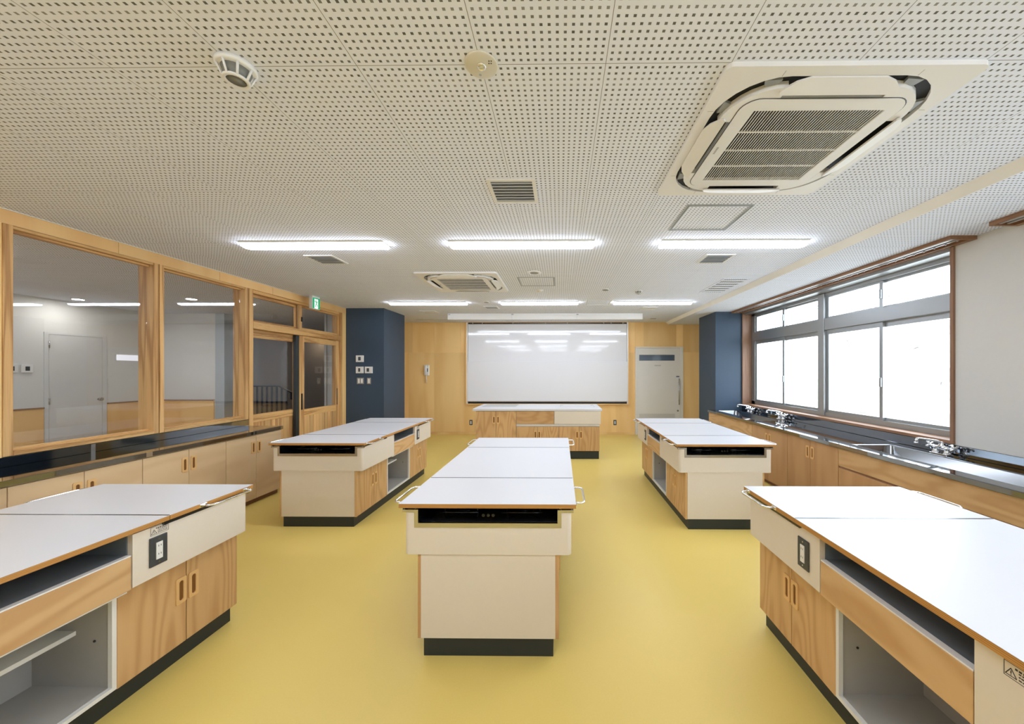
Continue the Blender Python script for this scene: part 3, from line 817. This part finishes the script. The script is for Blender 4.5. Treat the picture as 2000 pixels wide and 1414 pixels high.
        st(L, R, zc + h / 2 - 0.001, zc + h / 2); st(L, R, zc - h / 2, zc - h / 2 + 0.001)
        st(L, L + dirn * 0.001, zc - h / 2, zc + h / 2); st(R, R - dirn * 0.001, zc - h / 2, zc + h / 2)
        tx = L + dirn * 0.014
        for (p, q) in (((-0.011, -0.013), (0.011, -0.013)), ((0.011, -0.013), (0, 0.006)), ((0, 0.006), (-0.011, -0.013))):
            dy, dz = q[0] - p[0], q[1] - p[1]; l = math.hypot(dy, dz); ny, nz = -dz / l * 0.0007, dy / l * 0.0007
            P = [(tx + dirn * (p[0] + ny), zc + p[1] + nz), (tx + dirn * (q[0] + ny), zc + q[1] + nz), (tx + dirn * (q[0] - ny), zc + q[1] - nz), (tx + dirn * (p[0] - ny), zc + p[1] - nz)]
            m.loft([[(x, u, v) for u, v in P] for x in (X0, X1)])
        st(tx - 0.0008, tx + 0.0008, zc - 0.007, zc); st(tx - 0.0008, tx + 0.0008, zc - 0.0105, zc - 0.009)
        rr = random.Random(5)
        for row in range(4):
            y = L + dirn * 0.029
            if row == 0: y = L + dirn * 0.022
            while abs(y - L) < w - 0.008:
                g = rr.uniform(0.0025, 0.006)
                st(y, y + dirn * g, zc + 0.012 - row * 0.0072 - (0.0042 if row == 0 else 0.0026), zc + 0.012 - row * 0.0072)
                y += dirn * (g + rr.uniform(0.0012, 0.003))
        m.build('warning_label', 'ink', T)
    return T
T0 = build_table('cooking table in the bottom left corner, cut by the photo edge')
T0.location = (-2.2625, 1.204, 0)
dup(T0, (1.5145, 1.20, 0), 0, 'cooking table in the bottom right corner, cut by the photo edge')
dup(T0, (-0.3685, 2.695, 0), 0, 'cooking table in the middle of the floor, end facing the viewer')
dup(T0, (-2.2675, 4.202, 0), 0, 'cooking table between the sliding door and the central table')
dup(T0, (1.512, 4.180, 0), 0, 'cooking table between the far right sinks and the central table')

# ------------------------------------------------------------------ teacher's counter before the whiteboard
t = thing('teacher_counter', 'white topped teacher counter with wooden doors below the whiteboard', 'counter', (-0.376, 5.90, 0))
ox = -0.376
def tc(name, mat, x0, x1, y0, y1, z0, z1, par=t, bev=0.0015):
    m = MB(); m.box(x0 - ox, x1 - ox, y0 - 5.90, y1 - 5.90, z0, z1, bev=bev, seg=1); return m.build(name, mat, par)
ct = tc('countertop', 'top', -1.45, 0.685, 5.90, 6.76, 0.800, 0.836, bev=0.003)
tc('carcass', 'beige', -1.395, 0.640, 5.945, 6.72, 0.135, 0.800)
tc('plinth', 'plinth', -1.385, 0.640, 5.955, 6.70, 0.0, 0.135)
for a, b, z0, z1, hx, hz in ((-1.400, -1.068, 0.138, 0.792, -1.100, 0.653), (-1.064, -0.733, 0.138, 0.792, -1.032, 0.653),
                             (-0.727, -0.384, 0.138, 0.540, -0.414, 0.406), (-0.380, -0.038, 0.138, 0.540, -0.350, 0.406),
                             (-0.034, 0.306, 0.138, 0.540, 0.276, 0.406), (0.310, 0.646, 0.138, 0.540, 0.340, 0.406)):
    d = tc('cabinet_door', 'birch', a, b, 5.922, 5.945, z0, z1); pull(d, (hx - ox, 0.022, hz), '-y')
tc('drawer', 'birch_hx', -0.727, -0.105, 5.922, 5.945, 0.582, 0.794)
m = tc('sink_panel', 'beige', -0.100, 0.664, 5.912, 5.945, 0.582, 0.797)
tc('rail', plain('pale_grey_rail', (0.66, 0.64, 0.62), 0.4), -0.731, 0.646, 5.925, 5.945, 0.545, 0.578)
tc('hob_cover', plain('pale_grey_steel_cover', (0.48, 0.50, 0.48), 0.3, 0.4), -1.365, -0.775, 6.23, 6.70, 0.836, 0.8385, par=ct)
m = MB(); lo = rrect(0.30, 0.225, 0.01, 4, 0.312 - ox - 0.015, 6.46 - 5.90); li = rrect(0.293, 0.218, 0.008, 4, 0.312 - ox - 0.015, 6.46 - 5.90); m.ring(lo, li, 0.836, 0.8372); m.build('sink_lid_gap', 'inside', ct)
m = MB()
for x in (0.03, 0.565): m.cyl((x - ox, 6.50 - 5.90, 0.836), 0.022, 0.002, 'z', 14)
m.build('finger_hole', 'inside', ct)

# ------------------------------------------------------------------ worktop and cabinets by the corridor windows
t = thing('steel_worktop', 'narrow polished steel worktop under the corridor windows', 'worktop', (-3.36, 0.6, 0.0))
y1 = 4.285
def lw(name, mat, x0, x1, a, b, z0, z1, bev=0.002):
    m = MB(); m.box(x0 + 3.36, x1 + 3.36, a - 0.6, b - 0.6, z0, z1, bev=bev, seg=1); return m.build(name, mat, t)
lw('worktop_sheet', 'steel', -3.815, -3.338, 0.6, y1, 0.762, 0.800)
lw('backsplash', 'steel', -3.8195, -3.803, 0.6, 4.34, 0.800, 0.868)
lw('joint_strip', 'steel2', -3.803, -3.800, 2.865, 2.892, 0.800, 0.866, bev=0)
lw('edge_clip', 'chrome', -3.348, -3.3365, 2.855, 2.90, 0.764, 0.8015, bev=0)
GL = 'birch cabinets under the corridor worktop'
labs = ['birch cabinet at the door end of the left worktop', 'birch cabinet under the left worktop, second from the sliding door',
        'birch cabinet under the left worktop, third from the sliding door', 'birch cabinet under the left worktop at the photo edge']
for i, (a, b) in enumerate(((3.567, 4.280), (2.848, 3.567), (2.143, 2.848), (1.43, 2.143))):
    u = thing('base_cabinet', labs[i], 'cabinet', (-3.36, a, 0), 0, GL)
    w = b - a
    m = MB(); m.box(-0.445, -0.018, 0.001, w - 0.001, 0.055, 0.762); m.build('carcass', 'pale', u)
    m = MB(); m.box(-0.40, -0.045, 0.001, w - 0.001, 0, 0.055); m.build('toe_kick', 'casing_h', u)
    for (p, q, hy) in ((0.002, w / 2 - 0.0015, w / 2 - 0.038), (w / 2 + 0.0015, w - 0.002, w / 2 + 0.038)):
        m = MB(); m.box(-0.018, 0.002, p, q, 0.058, 0.752, bev=0.001, seg=1); d = m.build('cabinet_door', 'pale', u)
        pull(d, (0.002, hy, 0.622), '+x')

# ------------------------------------------------------------------ sink run by the outside windows
XF, ZT = 2.64, 0.765
t = thing('steel_sink_worktop', 'long steel worktop with sunken sinks under the window', 'worktop', (XF, 0.4, 0))
def rw(name, mats, fn):
    m = MB(); fn(m); m.xf(Matrix.Translation((-XF, -0.4, 0))); return m.build(name, mats, t)
sinks = ((5.06, 6.37), (2.10, 3.43), (0.62, 1.95)); SX0, SX1 = 2.76, 3.12
def sheet(m):
    zb = 0.727
    m.box(XF, XF + 0.012, 0.4, 6.455, zb, ZT, bev=0.003)
    cuts = sorted(sinks); y = 0.4
    for a, b in cuts:
        m.box(XF + 0.006, 3.262, y, a, ZT - 0.004, ZT); y = b
        m.box(XF + 0.006, SX0, a, b, ZT - 0.004, ZT); m.box(SX1, 3.262, a, b, ZT - 0.004, ZT)
    m.box(XF + 0.006, 3.262, y, 6.455, ZT - 0.004, ZT)
rw('worktop_sheet', 'steel', sheet)
bs = bx('steel_backsplash', 'steel', None, 3.250, 3.268, 0.4, 6.455, ZT + 0.0005, 0.850, bev=0.003); tag(bs, 'low steel splash strip along the window sill behind the sinks', 'backsplash')
for a, b in sinks:
    def bowl(m, a=a, b=b):
        cx, cy, hx, hy = (SX0 + SX1) / 2, (a + b) / 2, (SX1 - SX0) / 2, (b - a) / 2
        L = []
        for (ins, r, z) in ((0, 0.001, ZT), (0.004, 0.045, ZT + 0.0005), (0.010, 0.05, ZT - 0.008), (0.02, 0.06, ZT - 0.15), (0.05, 0.07, ZT - 0.182)):
            L.append([(p[0], p[1], z) for p in rrect(hx - ins, hy - ins, r, 6, cx, cy)])
        m.loft(L, cap0=False, cap1=True, smooth=True)
    sk = rw('sink_bowl', 'sinksteel', bowl)
    rw('drain', 'darksteel', lambda m, a=a, b=b: m.cyl(((SX0 + SX1) / 2, (a + b) / 2, ZT - 0.183), 0.05, 0.004))
def faucet(y, label, zr):
    f = thing('faucet', label, 'faucet', (3.185, y, ZT), zr, 'chrome faucets along the steel sinks')
    m = MB(); m.box(-0.03, 0.03, -0.07, 0.07, 0, 0.008, bev=0.003)
    for yy in (-0.045, 0.045): m.lathe((0, yy, 0.006), [(0.026, 0), (0.026, 0.008), (0.018, 0.016), (0.018, 0.04), (0.021, 0.045), (0.015, 0.06), (0, 0.06)], 14)
    m.build('valve_base', 'chrome', f)
    m = MB(); m.tube([(0, -0.06, 0.055), (0, 0.06, 0.055)], 0.017, 12)
    m.lathe((0, 0, 0.05), [(0.022, 0), (0.022, 0.02), (0.015, 0.035), (0.015, 0.055), (0, 0.055)], 14); m.build('mixer_body', 'chrome', f)
    m = MB(); m.tube([(0, 0, 0.088), (-0.02, 0, 0.104), (-0.05, 0, 0.112), (-0.185, 0, 0.130), (-0.20, 0, 0.128), (-0.207, 0, 0.116), (-0.208, 0, 0.098)], 0.010, 10)
    m.cyl((-0.208, 0, 0.088), 0.013, 0.014, 'z', 12); m.build('spout', 'chrome', f)
    for yy, d in ((-0.062, -1), (0.062, 1)):
        m = MB(); m.tube([(0, yy, 0.055), (0, yy + d * 0.03, 0.062)], 0.010, 10)
        c = Vector((0, yy + d * 0.034, 0.063))
        for q in range(2):
            an = q * math.pi / 2 + 0.5; dx, dz = 0.034 * math.cos(an), 0.034 * math.sin(an)
            m.tube([c + Vector((dx, 0, dz)), c - Vector((dx, 0, dz))], 0.007, 8, radii=[0.009, 0.009])
        m.build('cross_handle', 'chrome', f)
faucet(3.03, 'chrome faucet on the sink nearest the viewer', 0)
faucet(6.05, 'chrome faucet at the navy pillar', 0)
faucet(5.20, 'chrome faucet at the near end of the far sink', 0)
GR = 'birch cabinets under the sink worktop'
def rcab(a, b, label, kind, splits):
    u = thing('base_cabinet', label, 'cabinet', (XF + 0.02, a, 0), 0, GR)
    w = b - a
    m = MB()
    if kind == 'sink':                                  # open shell so the bowl hangs free inside
        m.box(0.018, 0.585, 0.001, 0.018, 0.055, 0.726); m.box(0.018, 0.585, w - 0.018, w - 0.001, 0.055, 0.726); m.box(0.018, 0.585, 0.018, w - 0.018, 0.055, 0.075)
    else: m.box(0.018, 0.585, 0.001, w - 0.001, 0.055, 0.726)
    m.build('carcass', 'brown', u)
    m = MB(); m.box(0.055, 0.56, 0.001, w - 0.001, 0, 0.055); m.build('toe_kick', 'casing_h', u)
    zt = 0.722
    if kind == 'sink':
        m = MB(); m.box(0, 0.018, 0.002, w - 0.002, 0.556, 0.722, bev=0.001, seg=1); m.build('front_rail', 'backlit_h', u)
        m = MB(); m.box(0.012, 0.03, 0.002, w - 0.002, 0.530, 0.556); m.build('finger_groove', 'casing_h', u)
        zt = 0.536
    ed = [0.002] + splits + [w - 0.002]
    for i, (p, q) in enumerate(zip(ed[:-1], ed[1:])):
        m = MB(); m.box(0, 0.018, p + 0.0015, q - 0.0015, 0.058, zt, bev=0.001, seg=1); d = m.build('cabinet_door', 'brown', u)
        if kind != 'sink': pull(d, (0.0, q - 0.036 if i == 0 else p + 0.036, 0.595), '-x')
rcab(5.000, 6.450, 'birch sink cabinet at the navy pillar', 'sink', [0.48, 0.96])
rcab(4.229, 5.000, 'birch two door cabinet next to the far sink', 'door', [0.386])
rcab(3.458, 4.229, 'birch two door cabinet next to the near sink', 'door', [0.386])
rcab(1.945, 3.458, 'birch sink cabinet with wavy grain at the right photo edge', 'sink', [0.504, 1.008])

# ------------------------------------------------------------------ ceiling fittings
def lamp(x, y, label):
    t = thing('ceiling_light', label, 'ceiling light', (x, y, HC), 0, 'linear ceiling lights')
    m = MB(); m.box(-0.625, 0.625, -0.075, 0.075, -0.012, 0); m.build('base', 'white', t)
    m = MB()
    pr = [(-0.060, -0.012), (-0.050, -0.034), (0.0, -0.042), (0.050, -0.034), (0.060, -0.012)]
    L = []
    for x2, sc in ((-0.622, 0.9), (-0.610, 1.0), (0.610, 1.0), (0.622, 0.9)):
        L.append([(x2, p[0], -0.012 + (p[1] + 0.012) * sc) for p in pr])
    m.loft(L); m.build('diffuser', 'lens', t)
names = {(0, 0): 'lit ceiling light of the near row, nearest the corridor wall', (1, 0): 'lit ceiling light in the middle of the near row', (2, 0): 'lit ceiling light of the near row, nearest the windows',
         (0, 1): 'lit ceiling light of the far row, nearest the corridor wall', (1, 1): 'lit ceiling light in the middle of the far row', (2, 1): 'lit ceiling light of the far row, nearest the windows'}
for j, y in enumerate((3.13, 5.83, 0.43, -2.27)):
    for i, x in enumerate((-2.15, -0.337, 1.492)):
        lamp(x, y, names.get((i, j), 'ceiling light above and behind the viewpoint'))
for x, y in ((-5.6, 0.3), (-5.6, 1.6), (-6.0, 2.6), (-7.0, 3.2), (-10.4, 9.0)): lamp(x, y, 'added unseen ceiling light brightening the corridor and stair')  # unseen lamps added to lift the light in corridor and stair

def air_con(loc, label):
    t = thing('ceiling_air_conditioner', label, 'air conditioner', loc, 0, 'ceiling cassette air conditioners')
    n = 7
    def outline(h, r, dent=0.0):
        P = []
        c = rrect(h, h, r, n)
        for q in range(4):
            P += c[q * (n + 1):(q + 1) * (n + 1)]
            a = math.radians(90 * (q + 1)); ca, sa = math.cos(a), math.sin(a)      # outward direction of the next side
            for u, d in ((0.255, 0.35), (0.235, 0.85), (0.21, 1.0), (0.0, 1.0), (-0.21, 1.0), (-0.235, 0.85), (-0.255, 0.35)):
                u = min(max(u, -(h - r)), h - r); w = h - dent * d
                P.append((ca * w + sa * u, sa * w - ca * u))
        return P
    m = MB(); m.ring(rrect(0.475, 0.475, 0.03, n), rrect(0.43, 0.43, 0.22, n), -0.018, 0.0); m.build('panel', 'acwhite', t)
    m = MB(); m.prism(rrect(0.435, 0.435, 0.225, n), -0.002, -0.0005); m.build('duct_shade', 'dark', t)  # flat black sheet stands in for the shade inside the air slot
    m = MB(); m.ring(outline(0.392, 0.19, 0.055), outline(0.272, 0.004), -0.030, -0.004); ip = m.build('inner_panel', 'acwhite', t)
    m = MB(); m.ring(rrect(0.335, 0.335, 0.07, n), rrect(0.272, 0.272, 0.004, n), -0.033, -0.030); m.build('grille_frame', 'acwhite', ip)
    m = MB(); m.ring(rrect(0.3385, 0.3385, 0.072, n), rrect(0.335, 0.335, 0.07, n), -0.0308, -0.0296); m.build('grille_joint', 'plate', ip)
    m = MB(); m.box(-0.272, 0.272, -0.272, 0.272, -0.016, -0.014); m.build('filter', 'dark', ip)
    m = MB(); N = 44
    for i in range(N + 1):
        x = -0.27 + 0.54 * i / N; m.box(x - 0.0016, x + 0.0016, -0.27, 0.27, -0.0315, -0.0290)
    for y in (-0.135, 0.0, 0.135): m.box(-0.27, 0.27, y - 0.003, y + 0.003, -0.032, -0.026)
    m.build('intake_grille', 'acwhite', ip)
    for q in range(4):
        m = MB()
        out = [(-0.222, 0.0), (0.222, 0.0), (0.228, 0.010), (0.215, 0.028), (0.185, 0.052), (0.14, 0.068), (-0.14, 0.068), (-0.185, 0.052), (-0.215, 0.028), (-0.228, 0.010)]
        m.prism(out, -0.004, 0.004)
        m.xf(Matrix.Rotation(-math.pi / 2 * q, 4, 'Z') @ Matrix.Translation((0, -0.366, -0.038)) @ Matrix.Rotation(math.pi, 4, 'Z') @ Matrix.Rotation(math.radians(13), 4, 'X'))
        m.build('air_flap', 'acwhite', t)
        for sx in (-1, 1):
            m = MB(); m.loft([[(sx * 0.235, -0.41, z), (sx * 0.30, -0.405, z), (sx * 0.285, -0.372, z), (sx * 0.24, -0.368, z)] for z in (-0.014, -0.003)])
            m.xf(Matrix.Rotation(-math.pi / 2 * q, 4, 'Z')); m.build('flap_bracket', 'greyplastic', t)
    m = MB()
    for i in range(5):
        y = -0.03 + i * 0.011; m.box(-0.318, -0.309, y, y + 0.0075, -0.0345, -0.034)
    m.build('maker_mark', 'inside', ip)
    m = MB()
    for sx, sy in ((1, 1), (-1, 1), (1, -1), (-1, -1)):
        a, b = sorted((sx * 0.455, sx * 0.25)); m.box(a, b, sy * 0.2515, sy * 0.25, -0.0183, -0.0179) if False else None
        m.box(*sorted((sx * 0.252, sx * 0.250)), *sorted((sy * 0.455, sy * 0.43)), -0.0184, -0.0178)
        m.box(*sorted((sx * 0.455, sx * 0.43)), *sorted((sy * 0.252, sy * 0.250)), -0.0184, -0.0178)
    m.build('corner_joint', 'inside', t)
air_con((1.078, 1.775, HC), 'large ceiling air conditioner in the top right corner')
air_con((-1.195, 4.497, HC), 'small looking ceiling air conditioner between the two lamp rows')

def vent(x, y, w, d, n, label, mat='yellow', back='plate', fr='white'):
    t = thing('ceiling_vent', label, 'ceiling vent', (x, y, HC), 0, 'ceiling vent grilles')
    m = MB(); m.ring(rrect(w / 2 + 0.022, d / 2 + 0.022, 0.004, 3), rrect(w / 2, d / 2, 0.003, 3), -0.008, 0); m.build('frame', fr, t)
    m = MB(); m.box(-w / 2, w / 2, -d / 2, d / 2, -0.002, -0.0005); m.build('backing', back, t)
    m = MB(); p = d / n
    for i in range(n):
        y0 = -d / 2 + p * (i + 0.25)
        m.box(-w / 2, w / 2, y0, y0 + p * (0.55 if n > 1 else 0.5), -0.0085, -0.0065)
    m.build('louvres', mat, t)
vent(-0.290, 2.222, 0.245, 0.245, 7, 'grey louvred ceiling vent in the middle of the ceiling')
vent(-2.34, 3.567, 0.235, 0.235, 5, 'louvred ceiling vent behind the left near lamp')
vent(1.54, 3.578, 0.235, 0.235, 5, 'louvred ceiling vent behind the right near lamp')
vent(2.13, 4.72, 0.28, 0.72, 6, 'long pale ceiling vent beside the lowered ceiling strip', 'ceil', 'inside', 'ceil')
vent(-1.21, 6.285, 0.20, 0.21, 6, 'small pale ceiling vent before the whiteboard light', 'yellow', 'inside')
vent(-2.47, 6.76, 0.24, 0.25, 1, 'blank white ceiling vent near the navy pillar', 'white', 'white')
vent(1.57, 6.40, 0.22, 0.22, 1, 'blank white ceiling vent behind the far right lamp', 'white', 'white')

def hatch(x0, x1, y0, y1, label, mat='yellow'):
    t = thing('inspection_hatch', label, 'ceiling hatch', ((x0 + x1) / 2, (y0 + y1) / 2, HC), 0, 'ceiling inspection hatches')
    hx, hy = (x1 - x0) / 2, (y1 - y0) / 2
    m = MB(); m.ring(rrect(hx, hy, 0.004, 2), rrect(hx - 0.008, hy - 0.008, 0.002, 2), -0.004, 0); m.ring(rrect(hx - 0.014, hy - 0.014, 0.004, 2), rrect(hx - 0.022, hy - 0.022, 0.002, 2), -0.004, 0); m.build('frame', mat, t)
    m = MB(); m.ring(rrect(hx - 0.008, hy - 0.008, 0.002, 2), rrect(hx - 0.014, hy - 0.014, 0.002, 2), -0.001, -0.0003); m.build('gap', 'mesh', t)
    return t
hatch(0.855, 1.306, 2.415, 2.855, 'grey framed square ceiling hatch by the near right lamp')
hatch(-0.52, -0.067, 4.258, 4.70, 'grey framed ceiling hatch beside the small air conditioner')
hatch(0.42, 0.824, 5.61, 6.068, 'faint ceiling hatch between two lamps of the far row', 'acwhite')

def detector(x, y, s, label):
    t = thing('smoke_detector', label, 'smoke detector', (x, y, HC), 0, 'smoke detectors')
    m = MB(); m.lathe((0, 0, 0), [(0.062 * s, 0), (0.062 * s, -0.014 * s), (0.056 * s, -0.018 * s), (0, -0.018 * s)]); m.build('base', 'white', t)
    m = MB(); m.lathe((0, 0, 0), [(0.046 * s, -0.016 * s), (0.034 * s, -0.052 * s), (0, -0.054 * s)]); m.build('chamber', 'mesh', t)
    m = MB()
    for q in range(8):
        a = 2 * math.pi * q / 8; c, s2 = math.cos(a), math.sin(a)
        m.tube([(0.056 * s * c, 0.056 * s * s2, -0.016 * s), (0.039 * s * c, 0.039 * s * s2, -0.054 * s)], 0.004 * s, 6)
    m.lathe((0, 0, 0), [(0.041 * s, -0.051 * s), (0.041 * s, -0.058 * s), (0.030 * s, -0.058 * s), (0.030 * s, -0.051 * s)], 20); m.build('cage', 'white', t)
    m = MB(); m.lathe((0, 0, 0), [(0.030 * s, -0.0545 * s), (0.0, -0.0565 * s)], 20); m.build('mesh_cap', 'mesh', t)
detector(-1.185, 1.30, 1.0, 'white caged smoke detector at the top left of the ceiling')
detector(1.08, 4.97, 0.9, 'small smoke detector beyond the near right lamp')
t = thing('emergency_light', 'round cream emergency light at the top centre of the ceiling', 'emergency light', (-0.288, 1.304, HC))
m = MB(); m.lathe((0, 0, 0), [(0.060, 0), (0.060, -0.004), (0.056, -0.006), (0, -0.006)], 32); m.build('cover', 'disc', t)
m = MB(); m.lathe((0, 0, -0.006), [(0.017, 0), (0.017, -0.004), (0.012, -0.006), (0.011, -0.001), (0, -0.001)], 24); m.build('lamp_ring', 'chrome', t)
m = MB(); m.lathe((0, 0, -0.006), [(0.010, 0), (0.010, -0.003), (0, -0.006)], 16); m.build('bulb', plain('lamp_glass', (0.85, 0.85, 0.6), 0.1, vary=0), t)
m = MB()
for dx, dy in ((0.030, -0.012), (0.038, -0.012), (0.032, -0.022), (0.040, -0.022)): m.cyl((dx, dy, -0.0075), 0.0022, 0.002, 'z', 8)
m.build('test_buttons', 'ink', t)
m = MB(); m.cyl((-0.012, 0.038, -0.007), 0.005, 0.0015, 'z', 12); m.build('indicator', plain('blue_grey_dot', (0.35, 0.42, 0.45), 0.3, vary=0), t)
def recess(x, y, r, ring, label):
    t = thing('ceiling_speaker', label, 'ceiling fitting', (x, y, HC), 0, 'round dark ceiling fittings')
    m = MB(); m.lathe((0, 0, 0), [(ring, 0), (ring, -0.006), (r, -0.008), (r, 0.0)], 28); m.build('trim_ring', 'white', t)
    m = MB(); m.cyl((0, 0, -0.0075), r, 0.004, 'z', 24); m.build('grille', 'mesh', t)
recess(-0.297, 4.06, 0.048, 0.078, 'dark round ceiling fitting with a wide white ring')
recess(0.618, 4.925, 0.044, 0.047, 'dark round ceiling fitting between the far middle and right lamps')
recess(-1.20, 5.80, 0.044, 0.047, 'dark round ceiling fitting between the far left and middle lamps')
t = thing('heat_detector', 'flat cream disc detector above the far middle lamp', 'heat detector', (-0.292, 4.93, HC))
m = MB(); m.lathe((0, 0, 0), [(0.052, 0), (0.052, -0.012), (0.04, -0.018), (0, -0.018)], 24); m.build('base', 'white', t)
m = MB(); m.lathe((0, 0, -0.018), [(0.028, 0), (0.022, -0.012), (0, -0.012)], 18); m.build('sensor', 'disc', t)
t = thing('ceiling_slot', 'thin dark slot in the ceiling left of the whiteboard light', 'ceiling slot', (-2.80, 7.80, HC)); bx('slot_strip', 'mesh', t, -0.36, 0.36, -0.012, 0.012, -0.003, 0)
t = thing('ceiling_slot', 'short dark plate in the ceiling right of the whiteboard light', 'ceiling slot', (1.975, 7.65, HC)); bx('slot_strip', 'mesh', t, -0.06, 0.06, -0.03, 0.03, -0.003, 0)

# ------------------------------------------------------------------ outdoors
g = bx('ground', plain('pale_schoolyard', (0.55, 0.53, 0.48), 0.9, vary=0.1, scale=0.5), None, 3.47, 80, -40, 80, -0.5, -0.35); struct(g, 'pale schoolyard outside')
t = thing('school_building', 'pale low building across the yard outside the window', 'building', (24, 22, -0.35))
bx('wall', plain('pale_render', (0.62, 0.62, 0.62), 0.9), t, 0, 8, 0, 10, 0, 4.6)
bx('roof', plain('grey_roof', (0.40, 0.41, 0.43), 0.8), t, -0.4, 8.4, -0.4, 10.4, 4.6, 4.95)
for i in range(5): bx('window', plain('dim_glass', (0.22, 0.25, 0.28), 0.2), t, -0.03, 0.02, 0.6 + i * 1.9, 1.9 + i * 1.9, 1.4, 3.0)
for i in range(4): bx('window', 'frost', t, 0.6 + i * 1.9, 1.9 + i * 1.9, -0.03, 0.02, 1.4, 3.0)
def tree(x, y, h, seed, label):
    r = random.Random(seed)
    t = thing('bare_tree', label, 'tree', (x, y, -0.35), 0, 'bare trees outside')
    m = MB()
    def grow(p, d, l, rad, lev):
        pts, rr = [p], [rad]
        for i in range(4):
            d = (d + Vector((r.uniform(-.18, .18), r.uniform(-.18, .18), r.uniform(-.05, .15)))).normalized()
            p = p + d * l / 4; pts.append(p); rr.append(rad * (1 - 0.5 * (i + 1) / 4))
        m.tube(pts, rad, 6, radii=rr)
        if lev < 4:
            for q in range(3 if lev < 3 else 2):
                b = pts[r.choice((2, 3, 4))]
                nd = (d + Vector((r.uniform(-1, 1), r.uniform(-1, 1), r.uniform(-.2, .7)))).normalized()
                grow(b, nd, l * r.uniform(.55, .75), rad * .5, lev + 1)
    grow(Vector((0, 0, 0)), Vector((0, 0, 1)), h * 0.42, h * 0.025, 0)
    m.build('branches', plain('grey_bark', (0.30, 0.28, 0.26), 0.9), t)
tree(10.2, 9.6, 6.0, 3, 'bare tree outside at the right window pane')
tree(13.0, 15.5, 6.5, 11, 'bare tree outside seen through the middle panes')
